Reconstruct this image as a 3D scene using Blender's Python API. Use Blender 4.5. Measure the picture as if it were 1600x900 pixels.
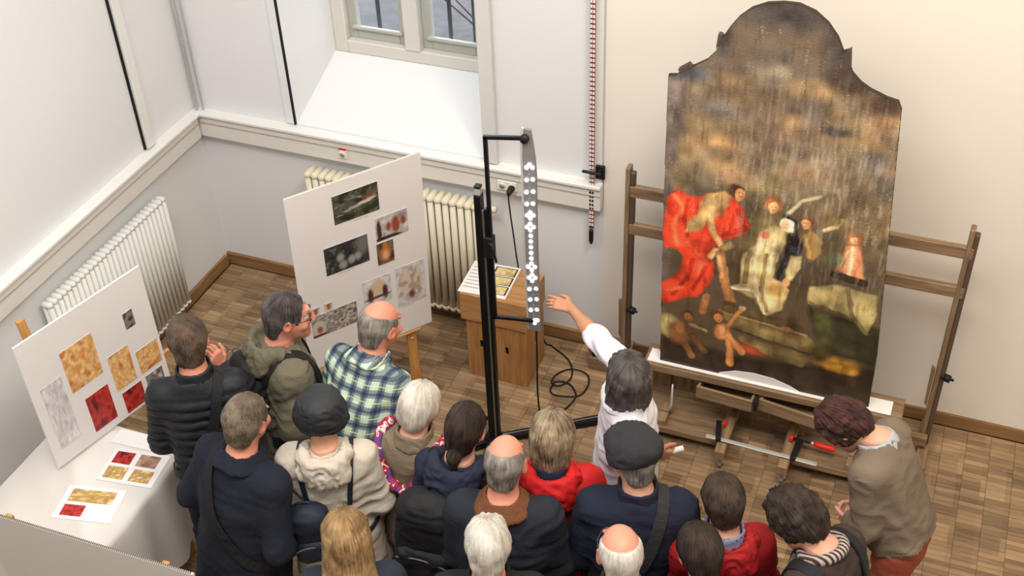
import bpy, bmesh, math, random
import numpy as np
from mathutils import Vector, Matrix, Euler, noise as mnoise
from mathutils.bvhtree import BVHTree

for o in list(bpy.data.objects): bpy.data.objects.remove(o)
scene = bpy.context.scene
COL = scene.collection
random.seed(7)
RNG = np.random.RandomState(11)

# ------------------------------------------------------------------ camera
CAM = Vector((4.5563, -5.6446, 5.2))
CR = Vector((0.931023, 0.363351, -0.034229)); CU = Vector((-0.201954, 0.591040, 0.780952)); CF = Vector((-0.303990, 0.720172, -0.623653))
FPX = 1902.8
cd = bpy.data.cameras.new('camera'); cam = bpy.data.objects.new('camera', cd); COL.objects.link(cam)
cd.sensor_width = 36; cd.lens = 36*FPX/1600; cd.clip_start = .05; cd.clip_end = 200
M = Matrix.Identity(4)
for i in range(3):
    M[i][0] = CR[i]; M[i][1] = CU[i]; M[i][2] = -CF[i]; M[i][3] = CAM[i]
cam.matrix_world = M
scene.camera = cam

def at(px, py, z):
    """point of the room at height z that is seen at photo pixel px, py"""
    r = CF + CR*((px-800)/FPX) - CU*((py-450)/FPX)
    return CAM + r*((z-CAM.z)/r.z)

# ------------------------------------------------------------------ world, lights, exposure
w = bpy.data.worlds.new('world'); scene.world = w; w.use_nodes = True
w.node_tree.nodes['Background'].inputs[0].default_value = (.90, .95, 1.0, 1)
w.node_tree.nodes['Background'].inputs[1].default_value = 5.0
scene.view_settings.view_transform = 'Standard'; scene.view_settings.look = 'None'
scene.view_settings.gamma = 1; scene.view_settings.use_curve_mapping = False
scene.view_settings.exposure = 0.38

def area(name, loc, target, size, energy, color, sy=None):
    l = bpy.data.lights.new(name, 'AREA'); l.energy = energy; l.color = color; l.size = size
    if sy: l.shape = 'RECTANGLE'; l.size_y = sy
    o = bpy.data.objects.new(name, l); COL.objects.link(o); o.location = loc
    d = Vector(target)-Vector(loc); o.rotation_euler = d.to_track_quat('-Z', 'Y').to_euler()
    return o
area('ceiling_light', (3.2, -3.9, 6.3), (3.2, -3.9, 0), 4.5, 215, (1.0, .98, .96), 1.5)
area('ceiling_light', (1.2, -1.4, 6.3), (1.2, -1.4, 0), 1.4, 22, (.94, .97, 1.0), 1.2)
area('picture_light', (4.6, -2.3, 5.9), (4.3, -.4, 1.2), .9, 75, (1.0, .86, .68))

# ------------------------------------------------------------------ materials
def C(r, g, b):
    f = lambda v: (v/255/12.92) if v/255 <= .04045 else ((v/255+.055)/1.055)**2.4
    return (f(r), f(g), f(b), 1.0)
MATS = {}
def nt(name):
    m = bpy.data.materials.new(name); m.use_nodes = True
    t = m.node_tree; b = t.nodes['Principled BSDF']
    return m, t, b
def N(t, kind, **kw):
    n = t.nodes.new(kind)
    for k, v in kw.items():
        if k.startswith('i_'):
            key = k[2:]
            key = int(key) if key.isdigit() else key
            n.inputs[key].default_value = v
        else: setattr(n, k, v)
    return n
def plain(name, col, rough=.6, var=.12, scale=8., bump=.0, bscale=60., metal=0., spec=.3, stretch=(1, 1, 1), coord='Object', sheen=0.):
    """procedural colour with a soft noise variation and optional fine relief"""
    if name in MATS: return MATS[name]
    m, t, b = nt(name)
    tc = N(t, 'ShaderNodeTexCoord'); mp = N(t, 'ShaderNodeMapping'); mp.inputs['Scale'].default_value = stretch
    t.links.new(tc.outputs[coord], mp.inputs[0])
    nz = N(t, 'ShaderNodeTexNoise'); nz.inputs['Scale'].default_value = scale; nz.inputs['Detail'].default_value = 4
    t.links.new(mp.outputs[0], nz.inputs['Vector'])
    mx = N(t, 'ShaderNodeMix', data_type='RGBA')
    mx.inputs['A'].default_value = tuple(c*(1-var) for c in col[:3])+(1,)
    mx.inputs['B'].default_value = tuple(min(1, c*(1+var)) for c in col[:3])+(1,)
    t.links.new(nz.outputs['Fac'], mx.inputs['Factor']); t.links.new(mx.outputs['Result'], b.inputs['Base Color'])
    b.inputs['Roughness'].default_value = rough; b.inputs['Metallic'].default_value = metal
    b.inputs['Specular IOR Level'].default_value = spec
    if sheen: b.inputs['Sheen Weight'].default_value = sheen
    if bump:
        n2 = N(t, 'ShaderNodeTexNoise'); n2.inputs['Scale'].default_value = bscale; n2.inputs['Detail'].default_value = 3
        t.links.new(mp.outputs[0], n2.inputs['Vector'])
        bp = N(t, 'ShaderNodeBump'); bp.inputs['Strength'].default_value = bump; bp.inputs['Distance'].default_value = .01
        t.links.new(n2.outputs['Fac'], bp.inputs['Height']); t.links.new(bp.outputs[0], b.inputs['Normal'])
    MATS[name] = m; return m
def wood(name, c1, c2, rough=.55, axis=(1, 12, 12), scale=3.):
    if name in MATS: return MATS[name]
    m, t, b = nt(name)
    tc = N(t, 'ShaderNodeTexCoord'); mp = N(t, 'ShaderNodeMapping'); mp.inputs['Scale'].default_value = axis
    oi = N(t, 'ShaderNodeObjectInfo'); ad = N(t, 'ShaderNodeVectorMath', operation='ADD'); cm = N(t, 'ShaderNodeCombineXYZ')
    mu = N(t, 'ShaderNodeMath', operation='MULTIPLY', i_1=37.)
    t.links.new(oi.outputs['Random'], mu.inputs[0]); t.links.new(mu.outputs[0], cm.inputs[0]); t.links.new(mu.outputs[0], cm.inputs[2])
    t.links.new(tc.outputs['Object'], ad.inputs[0]); t.links.new(cm.outputs[0], ad.inputs[1]); t.links.new(ad.outputs[0], mp.inputs[0])
    nz = N(t, 'ShaderNodeTexNoise'); nz.inputs['Scale'].default_value = scale; nz.inputs['Detail'].default_value = 6; nz.inputs['Distortion'].default_value = .6
    t.links.new(mp.outputs[0], nz.inputs['Vector'])
    rp = N(t, 'ShaderNodeValToRGB'); rp.color_ramp.elements[0].position = .3; rp.color_ramp.elements[1].position = .7
    rp.color_ramp.elements[0].color = c1; rp.color_ramp.elements[1].color = c2
    t.links.new(nz.outputs['Fac'], rp.inputs[0]); t.links.new(rp.outputs[0], b.inputs['Base Color'])
    b.inputs['Roughness'].default_value = rough; b.inputs['Specular IOR Level'].default_value = .3
    bp = N(t, 'ShaderNodeBump'); bp.inputs['Strength'].default_value = .15; bp.inputs['Distance'].default_value = .004
    t.links.new(nz.outputs['Fac'], bp.inputs['Height']); t.links.new(bp.outputs[0], b.inputs['Normal'])
    MATS[name] = m; return m
def attrmat(name, attr='col', rough=.6, bump=0., bscale=90, spec=.3, sss=0.):
    if name in MATS: return MATS[name]
    m, t, b = nt(name)
    a = N(t, 'ShaderNodeAttribute', attribute_name=attr); t.links.new(a.outputs['Color'], b.inputs['Base Color'])
    b.inputs['Roughness'].default_value = rough; b.inputs['Specular IOR Level'].default_value = spec
    if bump:
        tc = N(t, 'ShaderNodeTexCoord'); n2 = N(t, 'ShaderNodeTexNoise'); n2.inputs['Scale'].default_value = bscale
        t.links.new(tc.outputs['Object'], n2.inputs['Vector'])
        bp = N(t, 'ShaderNodeBump'); bp.inputs['Strength'].default_value = bump; bp.inputs['Distance'].default_value = .01
        t.links.new(n2.outputs['Fac'], bp.inputs['Height']); t.links.new(bp.outputs[0], b.inputs['Normal'])
    MATS[name] = m; return m

# ------------------------------------------------------------------ object helpers
def link(name, me, mat=None, parent=None):
    o = bpy.data.objects.new(name, me); COL.objects.link(o)
    if mat is not None and not me.materials: me.materials.append(mat)
    if parent is not None: o.parent = parent
    return o
def tag(o, label, cat, group=None, kind=None):
    o['label'] = label; o['category'] = cat
    if group: o['group'] = group
    if kind: o['kind'] = kind
    return o
def struct(o, label=None):
    o['kind'] = 'structure'
    if label: o['label'] = label
    return o
def thing(name, label, cat, loc=(0, 0, 0), rz=0, group=None):
    o = bpy.data.objects.new(name, None); COL.objects.link(o); o.location = loc; o.rotation_euler = (0, 0, rz)
    o.empty_display_size = .1
    return tag(o, label, cat, group)
def npmesh(name, V, Q, smooth=True):
    V = np.asarray(V, np.float32); Q = np.asarray(Q, np.int32)
    me = bpy.data.meshes.new(name)
    me.vertices.add(len(V)); me.vertices.foreach_set('co', V.ravel())
    k = Q.shape[1]
    me.loops.add(Q.size); me.loops.foreach_set('vertex_index', Q.ravel())
    me.polygons.add(len(Q)); me.polygons.foreach_set('loop_start', np.arange(0, Q.size, k, dtype=np.int32))
    me.update(calc_edges=True)
    me.polygons.foreach_set('use_smooth', np.full(len(Q), smooth))
    me.validate(); return me
def setcol(me, cols, name='col'):
    a = me.color_attributes.new(name, 'FLOAT_COLOR', 'POINT')
    c = np.ones((len(cols), 4), np.float32); c[:, :3] = cols; a.data.foreach_set('color', c.ravel())
def bmobj(name, bm, mat, parent=None, smooth=False):
    me = bpy.data.meshes.new(name); bm.normal_update(); bm.to_mesh(me); bm.free()
    if smooth:
        me.polygons.foreach_set('use_smooth', np.full(len(me.polygons), True))
    return link(name, me, mat, parent)
def addbox(bm, c, s, rot=None, bevel=0.):
    r = bmesh.ops.create_cube(bm, size=1)
    vs = r['verts']
    bmesh.ops.scale(bm, vec=s, verts=vs)
    if bevel:
        es = list({e for v in vs for e in v.link_edges})
        rr = bmesh.ops.bevel(bm, geom=es, offset=bevel, segments=1, affect='EDGES', profile=.5)
        vs = list({v for f in rr['faces'] for v in f.verts} | {v for v in vs if v.is_valid})
    if rot is not None: bmesh.ops.rotate(bm, cent=(0, 0, 0), matrix=rot, verts=vs)
    bmesh.ops.translate(bm, vec=c, verts=vs)
    return vs
def box(name, c, s, mat, parent=None, rot=None, bevel=.003):
    """bevelled box as an object whose origin is its centre"""
    bm = bmesh.new(); addbox(bm, (0, 0, 0), s, None, min(bevel, .3*min(s)))
    o = bmobj(name, bm, mat, parent); o.location = c
    if rot is not None: o.rotation_euler = rot.to_euler() if isinstance(rot, Matrix) else rot
    return o
def prism(name, poly, y0, y1, mat, parent=None, axis='Y'):
    """extrude an outline (pairs) between y0 and y1"""
    bm = bmesh.new()
    f = {'Y': lambda a, b, d: (a, d, b), 'Z': lambda a, b, d: (a, b, d), 'X': lambda a, b, d: (d, a, b)}[axis]
    A = [bm.verts.new(f(a, b, y0)) for a, b in poly]; B = [bm.verts.new(f(a, b, y1)) for a, b in poly]
    bm.faces.new(A); bm.faces.new(list(reversed(B)))
    n = len(poly)
    for i in range(n): bm.faces.new((A[i], B[i], B[(i+1) % n], A[(i+1) % n]))
    bmesh.ops.recalc_face_normals(bm, faces=bm.faces)
    return bmobj(name, bm, mat, parent)
def smooth_path(pts, n=8):
    P = [Vector(p) for p in pts]; out = []
    for i in range(len(P)-1):
        p0 = P[max(i-1, 0)]; p1 = P[i]; p2 = P[i+1]; p3 = P[min(i+2, len(P)-1)]
        for k in range(n):
            t = k/n
            out.append(.5*((2*p1)+(p2-p0)*t+(2*p0-5*p1+4*p2-p3)*t*t+(-p0+3*p1-3*p2+p3)*t**3))
    out.append(P[-1]); return out
def addtube(bm, pts, r, n=8, cap=True):
    pts = [Vector(p) for p in pts]; rings = []; prev = None
    for i, p in enumerate(pts):
        d = (pts[min(i+1, len(pts)-1)]-pts[max(i-1, 0)]).normalized()
        if prev is None: a = d.orthogonal().normalized()
        else: a = (prev-d*prev.dot(d)).normalized()
        prev = a; b = d.cross(a)
        rr = r[i] if isinstance(r, (list, tuple)) else r
        rings.append([bm.verts.new(p+(a*math.cos(2*math.pi*k/n)+b*math.sin(2*math.pi*k/n))*rr) for k in range(n)])
    for i in range(len(rings)-1):
        for k in range(n): bm.faces.new((rings[i][k], rings[i][(k+1) % n], rings[i+1][(k+1) % n], rings[i+1][k]))
    if cap: bm.faces.new(list(reversed(rings[0]))); bm.faces.new(rings[-1])
def tube(name, pts, r, mat, parent=None, n=8, smooth=0):
    bm = bmesh.new(); addtube(bm, smooth_path(pts, smooth) if smooth else pts, r, n)
    return bmobj(name, bm, mat, parent, True)
def strap(name, pts, nrm, width, thick, mat, parent=None):
    """flat band along pts lying on a surface whose outward normals are nrm"""
    bm = bmesh.new(); rings = []
    for i, p in enumerate(pts):
        d = (Vector(pts[min(i+1, len(pts)-1)])-Vector(pts[max(i-1, 0)])).normalized(); n = Vector(nrm[i]).normalized()
        s = d.cross(n).normalized()*width/2; p = Vector(p)
        rings.append([bm.verts.new(q) for q in (p-s, p+s, p+s+n*thick, p-s+n*thick)])
    for a, b in zip(rings[:-1], rings[1:]):
        for k in range(4): bm.faces.new((a[k], a[(k+1) % 4], b[(k+1) % 4], b[k]))
    bm.faces.new(rings[0]); bm.faces.new(rings[-1][::-1]); bmesh.ops.recalc_face_normals(bm, faces=bm.faces)
    return bmobj(name, bm, mat, parent)
# vectorised value noise
_L = RNG.rand(32, 32, 32).astype(np.float32)
def vnoise(P, s):
    p = np.asarray(P, np.float32)*s; i = np.floor(p).astype(np.int32); f = p-i; f = f*f*(3-2*f)
    i0 = i & 31; i1 = (i+1) & 31
    g = lambda a, b, c: _L[a[:, 0], b[:, 1], c[:, 2]]
    x, y, z = f[:, 0], f[:, 1], f[:, 2]
    l = lambda a, b, t: a+(b-a)*t
    return l(l(l(g(i0, i0, i0), g(i1, i0, i0), x), l(g(i0, i1, i0), g(i1, i1, i0), x), y),
             l(l(g(i0, i0, i1), g(i1, i0, i1), x), l(g(i0, i1, i1), g(i1, i1, i1), x), y), z)-.5
def fbm(P, s, o=3):
    r = 0; a = 1
    for k in range(o): r = r+a*vnoise(np.asarray(P)+k*7.3, s*2**k); a *= .5
    return r

# ================================================================== THE SETTING
wallw = plain('wall_paint_white', C(225, 226, 227), .9, .02, 1.5, .04, 40)
wallc = plain('wall_paint_cream', C(236, 228, 216), .9, .02, 1.5, .04, 40)
railm = plain('rail_paint', C(223, 219, 212), .55, .03, 5)
whitep = plain('white_paint', C(228, 227, 224), .5, .02, 5)
oak = wood('skirting_oak', C(120, 88, 56), C(158, 120, 80), .5)
floorbase = plain('floor_joint', C(60, 44, 30), .9, .1)

def slab(name, c, s, mat): return struct(box(name, c, s, mat, None, None, 0))
slab('floor', (3.75, -3.75, -.06), (8.1, 8.1, .1), floorbase)
FLOOR = bpy.data.objects['floor']
slab('wall_left', (-.15, -3.75, 3.2), (.3, 8.1, 6.6), wallw)
slab('wall_right', (7.65, -3.75, 3.2), (.3, 8.1, 6.6), wallc)
slab('wall_front', (3.75, -7.65, 3.2), (8.1, .3, 6.6), wallw)
slab('ceiling', (3.75, -3.75, 6.5), (8.1, 8.1, .1), wallw)
# back wall with a deep splayed window niche
NX0, NX1, NZ0, NZ1, ND = .755, 2.035, 1.27, 3.7, .40
BX0, BX1, BZ0, BZ1 = .866, 1.965, 1.60, 3.5
bm = bmesh.new()
def quad(*p): bm.faces.new([bm.verts.new(q) for q in p])
X1 = 2.785
for (a, b, c, d) in ((0, NX0, 0, 6.5), (NX1, X1, 0, 6.5), (NX0, NX1, 0, NZ0), (NX0, NX1, NZ1, 6.5)):
    quad((a, 0, c), (b, 0, c), (b, 0, d), (a, 0, d))
quad((NX0, 0, NZ0), (NX1, 0, NZ0), (BX1, ND, BZ0), (BX0, ND, BZ0))           # sloping sill
quad((NX0, 0, NZ0), (BX0, ND, BZ0), (BX0, ND, BZ1), (NX0, 0, NZ1))           # reveals
quad((NX1, 0, NZ1), (BX1, ND, BZ1), (BX1, ND, BZ0), (NX1, 0, NZ0))
quad((NX0, 0, NZ1), (BX0, ND, BZ1), (BX1, ND, BZ1), (NX1, 0, NZ1))
for (a, b, c, d) in ((-.3, BX0, 0, 6.5), (BX1, X1, 0, 6.5), (BX0, BX1, 0, BZ0), (BX0, BX1, BZ1, 6.5)):   # outer skin
    quad((a, .7, c), (a, .7, d), (b, .7, d), (b, .7, c))
for (p, q) in (((BX0, BZ0), (BX1, BZ0)), ((BX1, BZ0), (BX1, BZ1)), ((BX1, BZ1), (BX0, BZ1)), ((BX0, BZ1), (BX0, BZ0))):
    quad((p[0], ND, p[1]), (q[0], ND, q[1]), (q[0], .7, q[1]), (p[0], .7, p[1]))
bmesh.ops.remove_doubles(bm, verts=bm.verts, dist=1e-4); bmesh.ops.recalc_face_normals(bm, faces=bm.faces)
struct(bmobj('wall_back', bm, wallw), 'white back wall with a deep window niche')
struct(box('wall_back_cream', ((X1+7.5)/2, .14, 3.2), (7.5-X1, .3, 6.6), wallc, None, None, 0), 'cream painted stretch of the back wall behind the big painting')

# ledge rail (cable duct) along both walls
def rail(name, a, b, horizontal):
    L = b-a; root = bpy.data.objects.new(name, None); COL.objects.link(root); struct(root)
    if horizontal:
        root.location = (a, 0, 0)
        box('duct', (L/2, -.03, 1.162), (L, .06, .155), railm, root)
        box('ledge', (L/2, -.035, 1.249), (L, .085, .02), whitep, root)
        box('seam', (L/2, -.0625, 1.19), (L, .005, .006), plain('seam', C(176, 170, 160), .7), root, None, 0)
    else:
        root.location = (0, a, 0)
        box('duct', (.03, L/2, 1.162), (.06, abs(L), .155), railm, root)
        box('ledge', (.035, L/2, 1.249), (.085, abs(L), .02), whitep, root)
        box('seam', (.0625, L/2, 1.19), (.005, abs(L), .006), plain('seam', C(176, 170, 160), .7), root, None, 0)
rail('trim_1', 0, X1-.005, True); rail('trim_2', -.0785, -6, False)
struct(box('baseboard_back', (3.75, -.012, .045), (7.5, .024, .09), oak))
struct(box('baseboard_left', (.012, -3.75, .045), (.024, 7.4, .09), wood('skirting_oak_y', C(120, 88, 56), C(158, 120, 80), .5, (12, 1, 12))))
struct(box('trim_3', (2.75, -.012, 3.75), (.05, .022, 5.0), whitep), 'white vertical trim strip beside the cream wall')
# niche boards
struct(box('trim_4', (2.085, -.02, 2.77), (.085, .045, 3.0), plain('trim_white', C(214, 213, 211), .5, .02, 5)), 'white upright board at the right of the window niche')
struct(box('trim_5', (.715, -.006, 2.77), (.06, .012, 3.0), wallw), 'thin white upright board at the left of the window niche')
struct(box('trim_6', (.748, -.004, 2.77), (.012, .02, 3.0), plain('gap_black', C(22, 22, 22), .8), None, None, .001), 'dark gap beside the window niche')
struct(tube('trim_7', [(.035, -.035, 1.262), (.035, -.035, 6.4)], .011, plain('pipe_grey', C(222, 222, 220), .45)), 'grey pipe in the corner of the room')
struct(tube('trim_8', [(.075, -.022, 1.262), (.075, -.022, 6.4)], .006, plain('pipe_grey', C(222, 222, 220), .45)), 'thin grey pipe in the corner of the room')
struct(box('trim_9', (.012, -.52, 2.77), (.03, .07, 3.0), whitep), 'white upright board on the left wall')
struct(box('trim_10', (.006, -.565, 2.77), (.012, .014, 3.0), MATS['gap_black'], None, None, .001), 'dark gap on the left wall')

# window
wf = plain('window_frame_cream', C(214, 211, 204), .5, .04, 6); wg = plain('sash_grey_green', C(178, 179, 171), .5, .05, 6)
m, t, b = nt('glass'); b.inputs['Base Color'].default_value = (.9, .93, .95, 1); b.inputs['Roughness'].default_value = .02
b.inputs['Transmission Weight'].default_value = 1; b.inputs['IOR'].default_value = 1.05; b.inputs['Specular IOR Level'].default_value = .4
glass = m
win = bpy.data.objects.new('window_1', None); COL.objects.link(win); win.location = (1.415, .4, 1.6); struct(win, 'cream double casement window in the deep niche')
def wbox(n, x0, x1, z0, z1, y0, y1, mat, par=win): return box(n, ((x0+x1)/2, (y0+y1)/2, (z0+z1)/2), (x1-x0, y1-y0, z1-z0), mat, par, None, .006)
wbox('window_frame', -.549, -.46, 0, 1.9, 0, .08, wf); wbox('window_frame', .46, .549, 0, 1.9, 0, .08, wf)
wbox('window_frame', -.46, .46, 0, .085, 0, .08, wf); wbox('mullion', -.05, .05, .085, 1.9, -.012, .08, wf); wbox('window_frame', -.549, .549, 1.82, 1.9, 0, .08, wf)
for x0, x1 in ((-.46, -.05), (.05, .46)):
    sash = bpy.data.objects.new('sash', None); COL.objects.link(sash); sash.parent = win
    wbox('stile', x0, x0+.06, .085, 1.82, .05, .10, wg, sash); wbox('stile', x1-.06, x1, .085, 1.82, .05, .10, wg, sash)
    wbox('bottom_rail', x0+.06, x1-.06, .085, .15, .05, .10, wg, sash); wbox('top_rail', x0+.06, x1-.06, 1.76, 1.82, .05, .10, wg, sash)
    wbox('drip_bar', x0+.03, x1-.03, .15, .175, .03, .06, wg, sash)
    wbox('pane', x0+.055, x1-.055, .145, 1.77, .072, .078, glass, sash)
bar = plain('iron_bar', C(60, 62, 62), .6)
for i in range(7): tube('bar', [(-.5+i*.165, .22, .0), (-.5+i*.165, .22, 1.9)], .014, bar, win)
# outside: a yard of cobbles with bare twigs
yard = plain('yard_cobbles', C(74, 71, 72), .95, .45, 9, .8, 14)
struct(box('ground_outside', (1.4, 5.7, .95), (14, 10, .1), yard, None, None, 0), 'grey yard outside the window')
bush = thing('bare_bush', 'bare twigs of a bush outside the right window pane', 'bush', (1.75, 1.55, 1.0))
bm = bmesh.new()
for i in range(26):
    a = random.uniform(0, 6.28); p = Vector((random.uniform(-.25, .3), random.uniform(-.1, .4), 0)); pts = [p.copy()]
    d = Vector((math.cos(a)*.35, math.sin(a)*.25, 1))
    for k in range(6):
        d += Vector((random.uniform(-.5, .5), random.uniform(-.4, .4), random.uniform(-.2, .2))); p = p+d.normalized()*.22; pts.append(p.copy())
    addtube(bm, pts, [.008, .007, .006, .005, .004, .003, .002], 4)
o = bmobj('twigs', bm, plain('twig', C(58, 48, 46), .9), bush); o['kind'] = 'stuff'

# ------------------------------------------------------------------ parquet: strips in columns, joints recessed
def floor_mat():
    m, t, b = nt('parquet')
    oi = N(t, 'ShaderNodeObjectInfo'); at_ = N(t, 'ShaderNodeAttribute', attribute_name='rnd')
    geo = N(t, 'ShaderNodeTexCoord'); 
    ad = N(t, 'ShaderNodeMath', operation='ADD'); t.links.new(oi.outputs['Random'], ad.inputs[0]); t.links.new(at_.outputs['Fac'], ad.inputs[1])
    fr = N(t, 'ShaderNodeMath', operation='FRACT'); t.links.new(ad.outputs[0], fr.inputs[0])
    wp = N(t, 'ShaderNodeNewGeometry')
    # tone per little block of strips
    sx = N(t, 'ShaderNodeVectorMath', operation='MULTIPLY'); sx.inputs[1].default_value = (1/.132, 1/.132, 0)
    t.links.new(wp.outputs['Position'], sx.inputs[0])
    fl = N(t, 'ShaderNodeVectorMath', operation='FLOOR'); t.links.new(sx.outputs[0], fl.inputs[0])
    wn = N(t, 'ShaderNodeTexWhiteNoise', noise_dimensions='2D'); t.links.new(fl.outputs[0], wn.inputs['Vector'])
    big = N(t, 'ShaderNodeTexNoise'); big.inputs['Scale'].default_value = 1.1; t.links.new(wp.outputs['Position'], big.inputs['Vector'])
    mp = N(t, 'ShaderNodeMapping'); mp.inputs['Scale'].default_value = (6, 90, 6); t.links.new(wp.outputs['Position'], mp.inputs[0])
    gr = N(t, 'ShaderNodeTexNoise'); gr.inputs['Scale'].default_value = 1.; gr.inputs['Detail'].default_value = 5; t.links.new(mp.outputs[0], gr.inputs['Vector'])
    s = N(t, 'ShaderNodeMath', operation='MULTIPLY_ADD', i_1=.30); t.links.new(fr.outputs[0], s.inputs[0])
    s2 = N(t, 'ShaderNodeMath', operation='MULTIPLY_ADD', i_1=.22); t.links.new(wn.outputs['Value'], s2.inputs[0]); t.links.new(s2.outputs[0], s.inputs[2])
    s3 = N(t, 'ShaderNodeMath', operation='MULTIPLY_ADD', i_1=.55); t.links.new(gr.outputs['Fac'], s3.inputs[0]); t.links.new(s3.outputs[0], s2.inputs[2])
    s4 = N(t, 'ShaderNodeMath', operation='MULTIPLY_ADD', i_1=.5, i_2=-.27); t.links.new(big.outputs['Fac'], s4.inputs[0]); t.links.new(s4.outputs[0], s3.inputs[2])
    rp = N(t, 'ShaderNodeValToRGB'); e = rp.color_ramp.elements
    e[0].position = .18; e[0].color = C(90, 72, 55); e[1].position = .92; e[1].color = C(190, 160, 122)
    x = e.new(.45); x.color = C(132, 107, 80); x = e.new(.68); x.color = C(158, 130, 98)
    t.links.new(s.outputs[0], rp.inputs[0]); t.links.new(rp.outputs[0], b.inputs['Base Color'])
    b.inputs['Roughness'].default_value = .42; b.inputs['Specular IOR Level'].default_value = .35
    bp = N(t, 'ShaderNodeBump'); bp.inputs['Strength'].default_value = .12; bp.inputs['Distance'].default_value = .003
    t.links.new(gr.outputs['Fac'], bp.inputs['Height']); t.links.new(bp.outputs[0], b.inputs['Normal'])
    return m
PARQ = floor_mat()
PL, PW = .132, .033
bm = bmesh.new(); addbox(bm, (0, 0, 0), (PL-.0016, PW-.0016, .012)); pme = bpy.data.meshes.new('parquet_strip'); bm.to_mesh(pme); bm.free(); pme.materials.append(PARQ)
spots = []
for i in range(int(7.44/PL)):
    off = 0
    for j in range(int(7.44/PW)): spots.append((.03+(i+.5)*PL, -.03-(j+.5)*PW-off))
def prior(x, y):   # open floor nearest to the camera that the photo shows
    if 3.55 < x < 4.6 and -1.62 < y < -.85: return 0
    if 2.62 < x < 3.25 and -1.15 < y < -.3: return 1
    return 2
near = sorted([s for s in spots if prior(*s) < 1], key=lambda s: s[1])[:300]; nearset = set(near)
for x, y in near:
    o = bpy.data.objects.new('parquet_strip', pme); COL.objects.link(o); o.parent = FLOOR
    o.location = (x-3.75, y+3.75, .06-.006+random.uniform(-.0004, .0004))
rest = [s for s in spots if s not in nearset]
V = []; Q = []; rr = []
hx, hy = (PL-.0016)/2, (PW-.0016)/2
base = np.array([(-hx, -hy, -.01), (hx, -hy, -.01), (hx, hy, -.01), (-hx, hy, -.01), (-hx, -hy, 0), (hx, -hy, 0), (hx, hy, 0), (-hx, hy, 0)])
fq = np.array([(4, 5, 6, 7), (0, 1, 5, 4), (1, 2, 6, 5), (2, 3, 7, 6), (3, 0, 4, 7)])
for k, (x, y) in enumerate(rest):
    V.append(base+np.array((x-3.75, y+3.75, .06+random.uniform(-.0004, .0004)))); Q.append(fq+8*k); rr += [random.random()]*8
me = npmesh('parquet_field', np.concatenate(V), np.concatenate(Q), False)
a = me.attributes.new('rnd', 'FLOAT', 'POINT'); a.data.foreach_set('value', np.array(rr, np.float32))
o = link('parquet_field', me, PARQ, FLOOR); o['kind'] = 'stuff'

# ================================================================== FURNISHINGS
cream = plain('radiator_cream', C(222, 214, 192), .4, .03, 5); radw = plain('radiator_white', C(226, 226, 220), .4, .02, 5)
def column_mesh(h, depth, w, mat):
    """one radiator column: two upright tubes with rounded head and foot"""
    bm = bmesh.new()
    for y in (-depth/2+w*.42, depth/2-w*.42):
        addtube(bm, [(0, y, .03), (0, y, h-.03)], w*.40, 8)
    for z in (.03, h-.03):
        addtube(bm, [(0, -depth/2, z), (0, -depth/2+.012, z), (0, depth/2-.012, z), (0, depth/2, z)], [w*.25, w*.48, w*.48, w*.25], 8)
    me = bpy.data.meshes.new('column'); bm.to_mesh(me); bm.free(); me.materials.append(mat)
    me.polygons.foreach_set('use_smooth', np.full(len(me.polygons), True)); return me
rad = thing('radiator', 'long cream column radiator under the window behind the display board', 'radiator', (.84, -.11, .13))
cm = column_mesh(.9, .11, .052, cream)
for i in range(24):
    o = link('column', cm, None, rad); o.location = (.026+i*.05, 0, 0)
tube('valve', [(1.23, 0, .86), (1.27, 0, .86), (1.30, 0, .86)], [.012, .022, .022], cream, rad)
tube('supply_pipe', [(1.24, .03, .05), (1.28, .03, .05), (1.28, .03, -.13)], .010, cream, rad)
for x in (.12, 1.1): box('foot', (x, 0, -.05), (.03, .07, .16), cream, rad)
rad2 = thing('radiator', 'white tube radiator on the left wall beside the pinned display board', 'radiator', (.07, -.60, .1), -math.pi/2)
cm2 = column_mesh(.88, .07, .042, radw)
for i in range(28):
    o = link('column', cm2, None, rad2); o.location = (.02+i*.041, 0, 0)
for x in (.15, 1.0): box('foot', (x, 0, -.045), (.03, .05, .12), radw, rad2)

# sockets on the rail
sockw = plain('socket_white', C(232, 230, 222), .4, .02); blackp = plain('black_plastic', C(26, 26, 28), .5, .1)
redp = plain('red_plastic', C(214, 44, 34), .45, .08); metal = plain('bright_steel', C(206, 206, 204), .35, .05, 8, metal=.45)
def sock_mesh(par, x):
    tube('socket_ring', [(x, -.012, 0), (x, -.017, 0)], .020, sockw, par, 20)
    tube('socket_well', [(x, -.0165, 0), (x, -.0178, 0)], .016, plain('socket_grey', C(170, 168, 160), .5), par, 20)
    for s in (-.006, .006): tube('hole', [(x+s, -.017, 0), (x+s, -.0185, 0)], .0022, blackp, par, 6)
s1 = thing('wall_socket', 'white wall socket with a red label on the ledge rail left of the board', 'socket', (1.10, -.062, 1.155))
box('plate', (0, -.006, 0), (.055, .012, .06), sockw, s1); sock_mesh(s1, 0); box('red_label', (0, -.009, .036), (.05, .008, .012), redp, s1, None, .001)
s2 = thing('wall_socket', 'white double wall socket with a black plug on the ledge rail', 'socket', (2.20, -.062, 1.15))
box('plate', (0, -.006, 0), (.125, .012, .065), sockw, s2); sock_mesh(s2, -.03); sock_mesh(s2, .03)
pl = thing('power_cable', 'black power cable hanging from the double wall socket behind the crates', 'cable', (2.235, -.085, 1.15))
tube('plug', [(0, .003, 0), (0, -.02, 0), (0, -.045, -.006), (0, -.055, -.02)], [.021, .021, .016, .008], blackp, pl, 12)
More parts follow.
